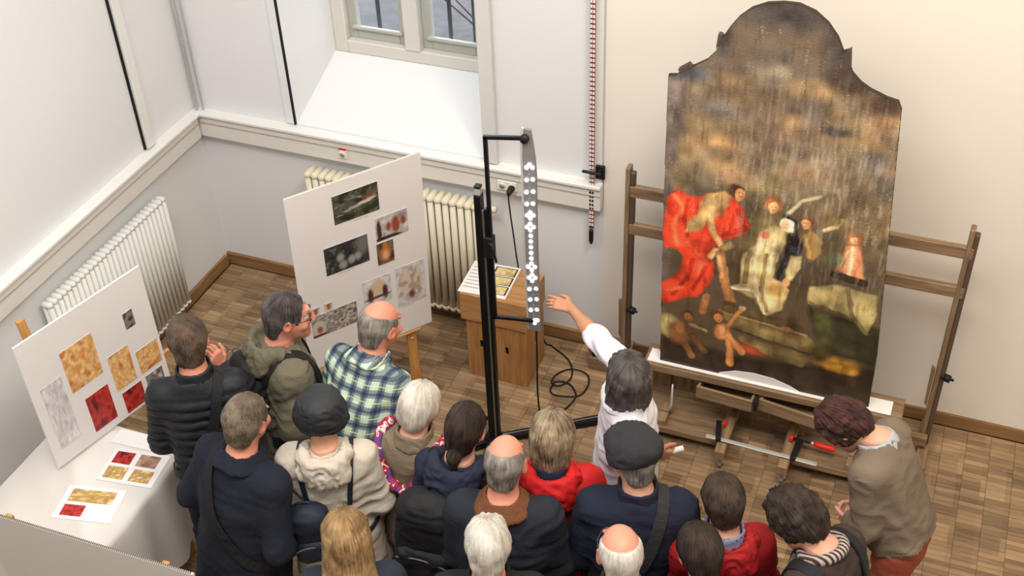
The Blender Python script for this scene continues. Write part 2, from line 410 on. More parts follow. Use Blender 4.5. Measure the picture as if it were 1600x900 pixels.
tube('cord', [(0, -.052, -.02), (.005, -.06, -.08), (.02, -.05, -.3), (.05, -.045, -.6), (.12, -.04, -.9), (.2, -.035, -1.12), (.24, -.03, -1.143)], .005, blackp, pl, 8, 8)

# hanging red and white strip with bracket
hs = thing('hanging_strip', 'narrow red strip with rows of white squares hanging beside the cream wall', 'strip', (2.735, -.055, .90))
redk = plain('strip_red', C(120, 44, 52), .5, .1); whk = plain('strip_white', C(232, 224, 218), .5, .03)
box('band', (-.01, 0, 1.75), (.030, .006, 3.4), redk, hs, None, .001)
bm = bmesh.new()
for i in range(118):
    for s in (-.0075, .0075): addbox(bm, (-.01+s, -.0035, .08+i*.0285), (.011, .003, .018))
o = bmobj('white_squares', bm, whk, hs); o['kind'] = 'stuff'
box('end_hook', (-.01, -.004, .0), (.026, .024, .09), blackp, hs, None, .006)
tube('hook_eye', [(-.01, -.004, -.05), (-.01, -.004, -.062)], [.012, .005], blackp, hs)
br = thing('wall_bracket', 'small black bracket holding the hanging red strip', 'bracket', (2.76, -.04, 1.34))
box('plate', (.008, .010, 0), (.055, .018, .09), blackp, br); box('arm', (-.03, -.04, .02), (.11, .018, .014), blackp, br)
for z in (-.025, .02): tube('bolt', [(.012, -.004, z), (.012, -.014, z)], .009, blackp, br, 6)

# ---- stacked crates with a print on top
cw = wood('crate_wood', C(150, 104, 58), C(186, 138, 86), .6, (14, 14, 1.2)); cwh = wood('crate_wood_h', C(158, 112, 66), C(192, 146, 96), .6, (1.2, 14, 14))
slotm = plain('slot_dark', C(24, 16, 10), .95)
def crate(label, x0, x1, y0, y1, z0, z1, mat, slots):
    cr = thing('wooden_crate', label, 'crate', ((x0+x1)/2, (y0+y1)/2, z0), 0, 'crates stacked by the wall')
    W, D, H = x1-x0, y1-y0, z1-z0; T = .018
    def panel(nm, face, slot):
        # a board with an oval hand slot really cut through
        a, bb = (W if face in 'FB' else D-2*T), H
        bmm = bmesh.new(); outer = [(-a/2, 0), (a/2, 0), (a/2, bb), (-a/2, bb)]
        if slot:
            sx_, sz, sw, sh = slot; r = min(sw, sh)/2
            inner = []
            for k in range(16):
                an = 2*math.pi*k/16+math.pi/16; inner.append((sx_+(sw/2-r)*np.sign(math.cos(an))+r*math.cos(an), sz+(sh/2-r)*np.sign(math.sin(an))+r*math.sin(an)))
            for d in (0, T):
                O = [bmm.verts.new((p[0], d, p[1])) for p in outer]; I = [bmm.verts.new((p[0], d, p[1])) for p in inner]
                es = [bmm.edges.new((O[i], O[(i+1) % 4])) for i in range(4)]+[bmm.edges.new((I[i], I[(i+1) % 16])) for i in range(16)]
                bmesh.ops.triangle_fill(bmm, edges=es, use_beauty=True)
                if d == 0: O0, I0 = O, I
                else:
                    for i in range(4): bmm.faces.new((O0[i], O0[(i+1) % 4], O[(i+1) % 4], O[i]))
                    for i in range(16): bmm.faces.new((I0[i], I0[(i+1) % 16], I[(i+1) % 16], I[i]))
            bmesh.ops.recalc_face_normals(bmm, faces=bmm.faces)
        else: addbox(bmm, (0, T/2, bb/2), (a, T, bb))
        o = bmobj(nm, bmm, mat, cr)
        if face == 'F': o.location = (0, -D/2, 0)
        if face == 'B': o.location = (0, D/2-T, 0)
        if face == 'R': o.location = (W/2, 0, 0); o.rotation_euler = (0, 0, math.pi/2)
        if face == 'L': o.location = (-W/2+T, 0, 0); o.rotation_euler = (0, 0, math.pi/2)
    for fc in 'FBRL': panel('side_board', fc, slots.get(fc))
    box('bottom_board', (0, 0, .009), (W-2*T, D-2*T, .018), mat, cr)
    return cr, W, D, H
crate('tall wooden crate with a hand slot, the left one under the flat crate', 2.085, 2.274, -.53, -.225, .001, .46, cw, {'F': (.0, .27, .022, .07)})
crate('tall wooden crate with a hand slot, the right one under the flat crate', 2.278, 2.472, -.53, -.225, .001, .46, cw, {'F': (-.03, .26, .022, .07), 'R': (.0, .27, .022, .07)})
cr, W, D, H = crate('flat wooden crate lying across the two tall crates', 2.06, 2.482, -.545, -.215, .461, .645, cwh, {'F': (.02, .085, .05, .02)})
box('top_board', (0, 0, .19), (W, D, .016), cwh, cr); tube('finger_hole', [(.05, .03, .1975), (.05, .03, .1985)], .014, slotm, cr, 12)

# ---- pictures as printed colour on their own sheets (colour stored per vertex of the sheet)
printm = attrmat('print_ink', 'col', .45, 0)
paper = plain('paper_white', C(232, 231, 230), .6, .015)
def lin(c): return np.array(C(*c)[:3], np.float32)
def sheet(name, w, h, cols_fn, parent, nx=None, ny=None, mat=None, thick=.0015):
    """sheet in local XZ facing -Y, lower left at the origin, with a back and edges"""
    nx = nx or max(8, int(w/.006)); ny = ny or max(8, int(h/.006))
    u, v = np.meshgrid(np.linspace(0, 1, nx+1), np.linspace(0, 1, ny+1)); u = u.ravel(); v = v.ravel()
    F = np.stack([u*w, np.zeros_like(u), v*h], 1)
    i = np.arange(nx*ny); r = i//nx; c = i % nx; a = r*(nx+1)+c
    q = np.stack([a, a+1, a+nx+2, a+nx+1], 1)
    n0 = len(F)
    B = np.array([(0, thick, 0), (w, thick, 0), (w, thick, h), (0, thick, h), (0, 0, 0), (w, 0, 0), (w, 0, h), (0, 0, h)])
    qb = np.array([(1, 0, 3, 2), (0, 1, 5, 4), (1, 2, 6, 5), (2, 3, 7, 6), (3, 0, 4, 7)])+n0
    me = npmesh(name, np.concatenate([F, B]), np.concatenate([q, qb]), False)
    col = cols_fn(u, v); setcol(me, np.concatenate([col, np.full((8, 3), .75)]))
    return link(name, me, mat or printm, parent)
def blot(pal, seed, sc=5., asp=1., border=None, extra=None):
    """a small photograph: patches of the palette"""
    def f(u, v):
        P = np.stack([u*asp+seed*3.7, v+seed*1.9, np.full_like(u, seed)], 1)
        n = np.clip(fbm(P, sc, 4)*1.25+.5, 0, .999)*(len(pal)-1); k = n.astype(int); t = (n-k)[:, None]
        L = np.array([lin(c) for c in pal]); col = L[k]*(1-t)+L[np.minimum(k+1, len(pal)-1)]*t
        col = col*(1+.5*fbm(P+5, sc*4, 2)[:, None])
        if extra: col = extra(u, v, col)
        return np.clip(col, 0, 1)
    return f
def ellipse_on(col, u, v, cx, cy, rx, ry, c, soft=.25):
    d = np.sqrt(((u-cx)/rx)**2+((v-cy)/ry)**2); a = np.clip((1-d)/soft+.5, 0, 1)[:, None]
    return col*(1-a)+lin(c)*a

# ---- main display board on its wooden easel
bd = thing('display_board', 'large white display board with printed photographs on a wooden easel stand', 'board', (1.5232, -1.3732, 0), math.atan2(.62987, .47203))
tilt = Matrix.Rotation(math.radians(-2.9), 3, 'X')   # leans very slightly towards the viewers
bpnl = bpy.data.objects.new('panel', None); COL.objects.link(bpnl); bpnl.parent = bd; bpnl.location = (0, 0, 1.75); bpnl.rotation_euler = (math.radians(2.9), 0, 0)
BW, BH = .787, 1.2205
boardw = plain('board_white', C(232, 228, 226), .6, .015, 3)
box('sheet', (BW/2, .006, -BH/2), (BW, .010, BH), boardw, bpnl, None, .001)
bm = bmesh.new()
for i in range(78): addbox(bm, (.005+i*.01, .006, .0005), (.005, .009, .003))
o = bmobj('corrugated_edge', bm, plain('board_edge', C(205, 196, 180), .8), bpnl); o['kind'] = 'stuff'
def pic(u0, v0, u1, v1, fn, par=bpnl, nm='photo_print'):
    o = sheet(nm, u1-u0, v1-v0, fn, par); o.location = (u0, -.0015, -v1); return o
def lowband(c, h, soft=.05): return lambda u, v, col: col*(1-np.clip((h-v)/soft+.5, 0, 1)[:, None])+lin(c)*np.clip((h-v)/soft+.5, 0, 1)[:, None]
def village(u, v, col):
    for cx, cy, rx, ry, c in ((.68, .46, .16, .05, (206, 200, 190)), (.84, .52, .10, .05, (196, 188, 176)), (.48, .40, .12, .035, (184, 180, 170)), (.78, .60, .12, .05, (150, 66, 52)), (.93, .66, .06, .04, (160, 76, 58)), (.30, .36, .10, .03, (170, 166, 152)), (.20, .62, .12, .02, (120, 122, 112)), (.45, .74, .14, .015, (130, 132, 124)), (.60, .68, .05, .03, (140, 132, 122)), (.12, .28, .10, .02, (150, 146, 136)), (.8, .2, .22, .10, (44, 58, 30)), (.3, .14, .2, .08, (38, 48, 28))): col = ellipse_on(col, u, v, cx, cy, rx, ry, c, .5)
    return col
def altar(u, v, col):
    for cx, rx, ry, cy in ((.62, .13, .36, .5), (.40, .08, .18, .5), (.86, .09, .18, .55)): col = ellipse_on(col, u, v, cx, cy, rx, ry, (150, 78, 58), .5)
    col = ellipse_on(col, u, v, .1, .4, .07, .5, (70, 48, 40)); return ellipse_on(col, u, v, .3, .02, .5, .12, (60, 44, 40))
def interior(u, v, col):
    for cx, cy in ((.35, .5), (.6, .3), (.4, .2), (.75, .35)): col = ellipse_on(col, u, v, cx, cy, .08, .14, (150, 150, 146), .8)
    return ellipse_on(col, u, v, .88, .7, .14, .35, (112, 112, 108), .8)
def crest(u, v, col):
    col = ellipse_on(col, u, v, .5, .45, .3, .34, (196, 122, 76), .5); col = ellipse_on(col, u, v, .5, .4, .16, .2, (222, 172, 128), .5)
    return ellipse_on(col, u, v, .5, .85, .14, .12, (190, 120, 50), .5)
def angels(u, v, col):
    col = ellipse_on(col, u, v, .52, .62, .24, .3, (214, 190, 156), .5)
    for cx in (.25, .78): col = ellipse_on(col, u, v, cx, .38, .1, .28, (86, 48, 42), .6)
    return ellipse_on(col, u, v, .5, .25, .5, .05, (90, 56, 48), .5)
def relief(u, v, col):
    P = np.stack([u*9, v*9, u*0], 1); n = fbm(P, 1., 3)
    for cx in (.25, .5, .75): col = ellipse_on(col, u, v, cx, .55, .17, .34, (214, 200, 184), .4)
    a = (np.clip(n*5, 0, 1)*np.clip((.5-np.hypot((u-.5)*.95, v-.5))*8, 0, 1))[:, None]*.6
    col = col*(1-a)+lin((150, 112, 96))*a
    return ellipse_on(col, u, v, .5, .22, .12, .1, (120, 70, 60), .8)
def niche(u, v, col):
    col = ellipse_on(col, u, v, .14, .35, .13, .4, (196, 190, 186), .3); col = ellipse_on(col, u, v, .16, .3, .06, .16, (170, 90, 52), .5)
    return ellipse_on(col, u, v, .14, .04, .2, .07, (92, 48, 48), .3)
def vase(u, v, col): return ellipse_on(ellipse_on(col, u, v, .5, .4, .26, .3, (170, 96, 44), .6), u, v, .5, .72, .36, .12, (150, 90, 50), .8)
GREY = [(225, 222, 222), (205, 200, 202), (216, 212, 214)]
pic(.255, .084, .52, .268, blot([(38, 44, 34), (60, 66, 48), (96, 96, 84), (48, 56, 40), (120, 116, 108)], 1, 6, 1.4, extra=village))
pic(.484, .322, .68, .482, blot([(186, 178, 176), (206, 200, 198), (160, 150, 150)], 2, 3, 1.2, extra=altar))
pic(.172, .398, .431, .584, blot([(34, 32, 34), (70, 68, 68), (28, 27, 30), (98, 96, 94)], 3, 7, 1.4, extra=interior))
pic(.478, .497, .581, .648, blot([(62, 52, 46), (96, 82, 66), (130, 112, 92)], 4, 5, .7, extra=crest))
pic(.37, .725, .543, .912, blot(GREY, 5, 3, 1, extra=angels)); pic(.578, .716, .76, 1.003, blot(GREY, 6, 3, .7, extra=relief))
pic(.044, .830, .322, .985, blot([(176, 168, 160), (112, 98, 84), (202, 196, 190), (90, 74, 60)], 7, 6, 1.7, extra=niche))
pic(.055, .77, .103, .827, blot(GREY, 8, 3, 1, extra=vase)); pic(.132, .767, .182, .823, blot(GREY, 9, 3, 1, extra=vase))
for (u0, v0, ww) in ((.36, .278, .09), (.24, .592, .10), (.60, 1.012, .08), (.40, .918, .07)):   # tiny caption lines
    box('caption', (u0+ww/2, -.0006, -v0-.004), (ww, .0008, .003), plain('caption_grey', C(190, 186, 184), .8), bpnl, None, 0)
pine = wood('pine', C(176, 122, 62), C(206, 156, 92), .5, (14, 14, 1.2)); pineh = wood('pine_h', C(176, 122, 62), C(206, 156, 92), .5, (1.2, 14, 14))
for x in (.13, .655): box('front_leg', (x, .092, .52), (.06, .022, 1.04), pine, bd, (math.radians(-1), 0, 0))
box('rear_leg', (.39, .27, .5), (.035, .022, 1.06), pine, bd, (math.radians(15), 0, 0))
box('support_ledge', (.39, .072, .515), (.64, .024, .016), pineh, bd)
box('crossbar', (.39, .11, .80), (.56, .02, .035), pineh, bd)
tube('peg', [(.655, .082, .45), (.655, .076, .45)], .008, metal, bd, 8)

# ---- board at the left, standing on the covered table
lb = thing('display_board', 'white display board with colour prints standing on the white-covered table', 'board', (.965, -1.89, .772), math.atan2(.97, .25))
box('sheet', (-.375, .006, .40), (.75, .01, .80), boardw, lb, None, .001)
def lpic(u0, z0, u1, z1, pal, seed, ex=None):
    o = sheet('photo_print', u1-u0, z1-z0, blot(pal, seed, 4, 1, extra=ex), lb); o.location = (u0, -.0015, z0)
ORA = [(214, 150, 84), (232, 190, 132), (190, 116, 58)]; REDS = [(150, 30, 34), (196, 60, 52), (92, 24, 26)]
lpic(-.145, .02, -.035, .16, [(54, 58, 66), (140, 140, 140), (86, 70, 50), (200, 196, 190)], 11); lpic(-.30, .02, -.175, .16, REDS, 12)
lpic(-.16, .19, -.02, .34, ORA, 13); lpic(-.32, .19, -.19, .42, ORA, 14); lpic(-.17, .50, -.11, .60, [(80, 40, 44), (150, 130, 130), (40, 30, 34)], 15)
lpic(-.50, .05, -.36, .28, REDS, 16); lpic(-.55, .36, -.36, .62, ORA, 17); lpic(-.70, .10, -.58, .5, GREY, 18)
box('easel_leg', (-.05, .07, .02), (.04, .025, 1.0), pine, lb, (math.radians(-6), 0, 0)).location = (.03, .10, -.10)
box('easel_leg', (-.05, .07, .02), (.04, .025, 1.0), pine, lb, (math.radians(-6), 0, 0)).location = (-.60, .10, .30)
box('easel_bar', (-.30, .05, .16), (.74, .022, .04), pineh, lb)

# ---- table with white cloth
tb = thing('table', 'wooden table under a white cloth at the left edge', 'table', (.92, -2.66, 0))
for x in (-.3, .28):
    for y in (-.34, .30): box('leg', (x, y, .36), (.05, .05, .72), pine, tb)
box('table_top', (0, 0, .725), (.70, .80, .03), pineh, tb)
def cloth_mesh(w, d, z, drop):
    nU, nR = 120, 14; V = []; Q = []
    per = 2*(w+d)
    def edge(s):
        s = s % per
        if s < w: return (-w/2+s, -d/2), (0, -1)
        s -= w
        if s < d: return (w/2, -d/2+s), (1, 0)
        s -= d
        if s < w: return (w/2-s, d/2), (0, 1)
        s -= w
        return (-w/2, d/2-s), (-1, 0)
    for r in range(nR+1):
        t = r/nR
        for k in range(nU):
            s = per*k/nU; (x, y), (nx, ny) = edge(s)
            out = (.008+.05*t**.7*(1+math.sin(s*16+2*math.sin(s*5)))*.5)*(1 if r else .3)
            V.append((x+nx*out, y+ny*out, z-(drop*t+.015*math.sin(s*7)*t)))
    for r in range(nR):
        for k in range(nU): Q.append((r*nU+k, r*nU+(k+1) % nU, (r+1)*nU+(k+1) % nU, (r+1)*nU+k))
    bm = bmesh.new(); vs = [bm.verts.new(p) for p in V]
    for q in Q: bm.faces.new([vs[i] for i in q])
    bm.faces.new([vs[k] for k in range(nU)]); bmesh.ops.recalc_face_normals(bm, faces=bm.faces)
    return bm
tc = bmobj('tablecloth', cloth_mesh(.72, .82, .748, .56), plain('cloth_white', C(226, 220, 214), .85, .03, 4, .1, 50), None, True); tc.location = (.92, -2.66, .005)
tag(tc, 'white tablecloth draped over the table at the left edge', 'tablecloth')
def tprint(label, x, y, w_, h_, rz, pics, z=.7545):
    t_ = thing('printed_sheet', label, 'print', (x, y, z), rz, 'printed sheets on the left table')
    o = box('sheet', (w_/2, h_/2, .001), (w_, h_, .002), paper, t_, None, 0)
    for (u0, v0, u1, v1, pal, sd) in pics:
        o = sheet('photo_print', u1-u0, v1-v0, blot(pal, sd, 4, 1), t_); o.rotation_euler = (-math.pi/2, 0, 0); o.rotation_euler = (math.radians(-90), 0, 0)
        o.location = (u0, v0, .0035)
YEL = [(206, 178, 110), (170, 130, 70), (226, 210, 160)]
tprint('printed sheet with four small photographs at the corner of the covered table', .985, -2.60, .30, .22, math.radians(8), [(.02, .12, .12, .2, REDS, 21), (.15, .12, .26, .2, [(120, 80, 60), (180, 150, 130)], 22), (.02, .02, .13, .1, YEL, 23), (.16, .02, .27, .1, YEL, 24)])
tprint('plain white sheet on the covered table under the left display board', .90, -2.36, .33, .10, math.radians(4), [])
tprint('printed sheet with yellow photographs lying at the table edge', .93, -2.88, .30, .21, math.radians(12), [(.03, .11, .26, .19, YEL, 25), (.03, .02, .14, .09, REDS, 26)])

fb = thing('display_board', 'back of a pale board at the bottom left corner of the picture', 'board', (1.55, -3.215, 0), math.radians(1))
fbk = plain('board_back_grey', C(206, 202, 198), .7, .02)
box('sheet', (-.05, 0, .70), (1.1, .012, 1.0), fbk, fb, None, .001)
bm = bmesh.new()
for i in range(109): addbox(bm, (-.595+i*.01, 0, 1.2015), (.005, .010, .003))
o = bmobj('corrugated_edge', bm, plain('edge_brown', C(96, 80, 66), .8), fb); o['kind'] = 'stuff'
for x in (-.45, .35):
    box('foot', (x, 0, .012), (.04, .34, .024), pine, fb); box('upright', (x, .02, .6), (.035, .02, 1.18), pine, fb)

# ---- print on the crates
cp = thing('printed_sheet', 'glossy printed sheet with three yellow pictures on the flat crate', 'print', (2.045, -.53, .6605), math.radians(3))
box('sheet', (.15, .15, .001), (.30, .31, .002), paper, cp, None, 0)
for k in range(3):
    o = sheet('photo_print', .12, .07, blot([(206, 180, 120), (224, 204, 150), (180, 150, 96)], 31+k, 4, 1.5), cp); o.rotation_euler = (math.radians(-90), 0, 0); o.location = (.16, .03+k*.09, .0035)
for k in range(3):
    o = sheet('dark_frame', .14, .082, blot([(52, 48, 46), (70, 64, 60)], 35+k, 4, 1), cp); o.rotation_euler = (math.radians(-90), 0, 0); o.location = (.15, .025+k*.09, .003)
for k in range(7): box('text_line', (.065, .05+k*.033, .0022), (.10, .006, .0006), plain('text_grey', C(150, 150, 150), .8), cp, None, 0)

# ---- raking light on a stand
ls = thing('lamp_stand', 'black upright lamp stand with a bracket and floor foot', 'stand', (2.452, -1.04, 0))
blk = plain('black_metal', C(24, 24, 26), .35, .1, 12, metal=.3); alu = plain('alu_edge', C(150, 148, 145), .35, .05, metal=.8)
box('column', (0, 0, .90), (.036, .05, 1.75), blk, ls); box('profile_strip', (.026, -.012, .86), (.008, .02, 1.66), alu, ls, None, .001)
box('profile_strip', (.036, .006, .86), (.014, .03, 1.66), blk, ls, None, .001)
box('top_cap', (0, 0, 1.79), (.03, .03, .04), plain('clear_cap', C(170, 172, 170), .2), ls); box('cap_plug', (0, 0, 1.82), (.034, .034, .016), blackp, ls)
for a, b in (((.055, 0, 2.115), (.055, 0, .985)), ((.055, 0, 2.115), (.268, 0, 2.15)), ((.04, 0, .985), (.27, 0, 1.02))):
    d = Vector(b)-Vector(a); L = d.length
    box('bracket_arm', (Vector(a)+Vector(b))/2, (.020, .020, L+.02), blk, ls, d.to_track_quat('Z', 'Y').to_matrix())
tube('pivot', [(.262, -.02, 2.15), (.262, .02, 2.15)], .022, blackp, ls, 14)
box('clamp_block', (.045, 0, 1.46), (.05, .05, .13), blackp, ls); tube('clamp_lever', [(.06, -.03, 1.50), (.075, -.04, 1.50), (.10, -.045, 1.40)], [.012, .009, .006], blackp, ls)
for dx, dy in ((.62, .42), (.05, -.42), (-.28, -.30)):
    L = math.hypot(dx, dy)
    o = box('foot_beam', (dx/2, dy/2, .03), (L, .045, .045), blk, ls, (0, 0, math.atan2(dy, dx)))
    o2 = box('foot_strip', (0, 0, .0245), (L*.96, .008, .004), alu, o, None, 0)
box('foot_hub', (0, 0, .035), (.09, .09, .06), blk, ls); tube('brace', [(-.03, 0, .20), (-.10, .05, .06)], .010, blk, ls)
lp = thing('led_panel', 'long narrow grey light panel with lit round lamps held by the stand', 'lamp', (2.73, -1.035, .95))
# gently bowed strip: outline in local X and Z with a curved top
panm = plain('panel_grey', C(150, 148, 150), .4, .04, metal=.4); pane_ = plain('panel_edge', C(205, 202, 198), .4, .03)
V = []; n = 24
def pw(t): return .034 if t < .86 else .034-.016*((t-.86)/.14)**1.3
def py_(t): return -.018*math.sin(math.pi*t)
def px_(t): return .004-.012*max(0, t-.8)/.2
Hh = 1.245
bm = bmesh.new(); rings = []
for i in range(n+1):
    t_ = i/n; cx, ww, yy = px_(t_), pw(t_), py_(t_)
    rings.append([bm.verts.new(p) for p in ((cx-ww, yy, t_*Hh), (cx+ww, yy-.004, t_*Hh), (cx+ww, yy+.012, t_*Hh), (cx-ww, yy+.016, t_*Hh))])
for a, b in zip(rings[:-1], rings[1:]):
    for k in range(4): bm.faces.new((a[k], a[(k+1) % 4], b[(k+1) % 4], b[k]))
bm.faces.new(rings[0][::-1]); bm.faces.new(rings[-1]); bmesh.ops.recalc_face_normals(bm, faces=bm.faces)
bmobj('plate', bm, panm, lp)
bm = bmesh.new(); rings = []
for i in range(n+1):
    t_ = i/n; cx, ww, yy = px_(t_), pw(t_), py_(t_)
    rings.append([bm.verts.new(p) for p in ((cx-ww-.016, yy+.012, t_*Hh), (cx-ww, yy-.002, t_*Hh), (cx-ww, yy+.012, t_*Hh), (cx-ww-.016, yy+.022, t_*Hh))])
for a, b in zip(rings[:-1], rings[1:]):
    for k in range(4): bm.faces.new((a[k], a[(k+1) % 4], b[(k+1) % 4], b[k]))
bm.faces.new(rings[0][::-1]); bm.faces.new(rings[-1]); bmesh.ops.recalc_face_normals(bm, faces=bm.faces)
bmobj('side_flange', bm, pane_, lp)
m, t, b = nt('led_glow'); b.inputs['Base Color'].default_value = (1, 1, 1, 1); b.inputs['Emission Color'].default_value = (1, .98, .95, 1); b.inputs['Emission Strength'].default_value = 4.
ledm = m
LED = [(2.732, 2.009), (2.716, 1.989), (2.747, 1.995), (2.715, 1.919), (2.748, 1.929), (2.713, 1.848), (2.749, 1.86), (2.714, 1.779), (2.747, 1.789), (2.731, 1.733), (2.715, 1.712), (2.748, 1.72), (2.731, 1.698), (2.729, 1.664), (2.713, 1.641), (2.748, 1.649), (2.73, 1.626), (2.731, 1.591), (2.73, 1.556), (2.73, 1.52), (2.73, 1.483), (2.73, 1.448), (2.73, 1.415), (2.711, 1.389), (2.749, 1.398), (2.73, 1.373), (2.731, 1.342), (2.713, 1.317), (2.749, 1.326), (2.73, 1.3), (2.712, 1.239), (2.75, 1.253), (2.713, 1.167), (2.75, 1.18), (2.714, 1.094), (2.749, 1.107), (2.734, 1.028), (2.714, 1.019), (2.75, 1.032), (2.732, 1.006)]
bm = bmesh.new(); addtube(bm, [(0, 0, 0), (0, -.003, 0), (0, -.005, 0)], [.0098, .0098, .006], 14); lme = bpy.data.meshes.new('lamp_lens'); bm.to_mesh(lme); bm.free(); lme.materials.append(ledm)
for x, z in LED:
    o = link('lamp_lens', lme, None, lp); zz = z-.95; o.location = (x-2.73+.003, py_(zz/Hh)-.004, zz)
bm = bmesh.new(); addtube(bm, [(0, .0, 0), (0, -.002, 0)], .004, 8); sme = bpy.data.meshes.new('screw'); bm.to_mesh(sme); bm.free(); sme.materials.append(metal)
for z in (1.955, 1.88, 1.815, 1.75, 1.275, 1.205, 1.135, 1.065):
    o = link('screw', sme, None, lp); zz = z-.95; o.location = (.003, py_(zz/Hh)-.003, zz)
cab = thing('light_cable', 'black lamp cable trailing down and coiled on the floor beside the crates', 'cable', (2.73, -1.03, 0))
pts = [(2.735, -1.02, .94), (2.735, -1.02, .75), (2.725, -1.0, .45), (2.71, -.92, .15), (2.69, -.80, .012), (2.674, -.678, .006), (2.73, -.671, .006), (2.757, -.64, .006), (2.776, -.583, .006), (2.784, -.515, .006), (2.758, -.468, .012), (2.716, -.431, .014), (2.665, -.415, .006), (2.624, -.429, .006), (2.617, -.456, .012), (2.648, -.461, .006), (2.69, -.421, .012), (2.7, -.355, .006), (2.679, -.284, .012), (2.636, -.22, .006), (2.589, -.181, .006), (2.529, -.146, .006), (2.474, -.114, .006)]
tube('cord', [(x-2.73, y+1.03, z) for x, y, z in pts], .0055, blackp, cab, 8, 6)
pts = [(2.784, -.515), (2.738, -.531), (2.659, -.545), (2.622, -.525), (2.613, -.49), (2.616, -.461), (2.599, -.443), (2.6, -.38), (2.637, -.318), (2.686, -.287), (2.745, -.286), (2.794, -.312), (2.82, -.371), (2.822, -.436), (2.808, -.488), (2.784, -.515)]
tube('cord', [(x-2.73, y+1.03, .0065) for x, y in pts], .0055, blackp, cab, 8, 6)

# ---- small wooden box on the floor
sb = thing('wooden_box', 'small low wooden box with an open slot on the floor by the wall', 'box', (2.90, -.17, 0))
ew = wood('easel_wood', C(112, 90, 66), C(150, 124, 96), .5, (14, 14, 1.2)); ewh = wood('easel_wood_h', C(114, 91, 67), C(154, 127, 98), .5, (1.2, 14, 14)); ewy = wood('easel_wood_y', C(120, 96, 70), C(162, 134, 102), .5, (14, 1.2, 14))
box('lid', (0, 0, .165), (.26, .15, .03), ewh, sb); box('front', (0, -.065, .05), (.25, .018, .10), ewh, sb); box('back', (0, .06, .075), (.25, .018, .15), ewh, sb)
for x in (-.116, .116): box('side', (x, 0, .075), (.018, .12, .15), ewy, sb)
box('base', (0, 0, .006), (.24, .13, .012), ewh, sb); tube('screw', [(-.03, -.02, .18), (-.03, -.02, .1825)], .006, metal, sb)

# ---- the studio easel
ea = thing('studio_easel', 'large wooden studio easel on castors carrying the old painting', 'easel', (3.92, -.5, 0))
E0 = Vector((3.92, -.5, 0))
def eb(n, x0, x1, y0, y1, z0, z1, mat, par=ea, bev=.004): return box(n, ((x0+x1)/2-E0.x, (y0+y1)/2-E0.y, (z0+z1)/2), (x1-x0, y1-y0, z1-z0), mat, par, None, bev)
eb('tray', 3.22, 4.66, -.60, -.42, .465, .495, ewh); eb('tray_lip', 3.22, 4.66, -.612, -.594, .455, .505, ewh)
eb('apron', 3.24, 4.62, -.44, -.42, .22, .465, ewh)
for x0, x1 in ((3.24, 3.36), (3.36, 3.48), (3.49, 3.66), (4.18, 4.40), (4.41, 4.6)): eb('apron_panel', x0+.004, x1-.004, -.452, -.438, .20, .46, ew)
for x in (3.71, 4.13): eb('upright', x-.03, x+.03, -.49, -.43, .10, .465, ew)
for x in (3.745, 4.10):
    ft = eb('foot', x-.028, x+.028, -.83, -.10, .095, .165, ewy)
    for y in (-.76, -.16):
        cs = bpy.data.objects.new('castor', None); COL.objects.link(cs); cs.parent = ea; cs.location = (x-E0.x, y-E0.y, 0)
        tube('wheel', [(-.012, -.012, .034), (.012, -.012, .034)], .033, plain('castor_rubber', C(150, 146, 138), .5), cs, 18)
        tube('hub', [(-.016, -.012, .034), (.016, -.012, .034)], .012, metal, cs, 10)
        for s in (-.018, .018): box('fork', (s, -.006, .055), (.004, .028, .06), metal, cs, None, .001)
        box('plate', (0, 0, .090), (.048, .048, .008), metal, cs, None, .001)
for x0, x1 in ((3.24, 3.714), (4.131, 4.62)):
    eb('shelf', x0, x1, -.675, -.40, .08, .10, ewh); eb('shelf_edge', x0, x1, -.69, -.672, .06, .105, ewh)
    eb('stop_block', x0+.09 if x0 < 3.5 else x1-.20, x0+.15 if x0 < 3.5 else x1-.14, -.675, -.60, .10, .145, ewy)
    xx = x0+.12 if x0 < 3.5 else x1-.17
    eb('stop_block', xx-.028, xx+.028, -.60, -.53, .10, .16, ewy)
    tube('lever', [(xx-E0.x+.03, -.08, .14), (xx-E0.x+.035, -.07, .19), (xx-E0.x+.03, -.05, .33)], [.012, .008, .006], metal, ea)
def drawer(x0, x1, out, skew):
    d = bpy.data.objects.new('drawer', None); COL.objects.link(d); d.parent = ea; d.location = ((x0+x1)/2-E0.x, -.6-E0.y, .40); d.rotation_euler = (0, 0, skew)
    Wd = x1-x0
    box('drawer_front', (0, -out, 0), (Wd, .016, .085), ewh, d); box('drawer_bottom', (0, -out/2+.08, -.038), (Wd-.02, out+.14, .008), ewh, d)
    for s in (-1, 1): box('drawer_side', (s*(Wd/2-.01), -out/2+.08, 0), (.014, out+.14, .075), ewy, d)
drawer(3.55, 3.875, .045, math.radians(-4)); drawer(3.905, 4.235, .045, math.radians(-8))
box('drawer_stop', (3.89-E0.x, -.66-E0.y, .43), (.018, .05, .08), blackp, ea)
for s, x in ((-1, 3.035), (1, 4.81)):
    eb('mast', x-.03, x-.004, -.33, -.27, .10, 1.60, ew); eb('mast_rail', x-.004, x+.022, -.322, -.285, .10, 1.57, plain('mast_dark', C(88, 74, 62), .5, .1))
    eb('mast_foot', x-.03, x+.03, -.5, -.1, 0.0, .09, ewy)
    tube('knob', [(x+.02-E0.x, -.33-E0.y, .63), (x+.05-E0.x, -.34-E0.y, .63)], .022, blackp, ea, 10); tube('bolt', [(x-E0.x, -.34-E0.y, .63), (x+.07-E0.x, -.34-E0.y, .63)], .007, blackp, ea, 6)
    prism('wedge', [(-.05, .40), (-.034, .37), (-.034, .64), (-.055, .66)], -.31-E0.y, -.28-E0.y, ew, ea).location = (x-E0.x, 0, 0)
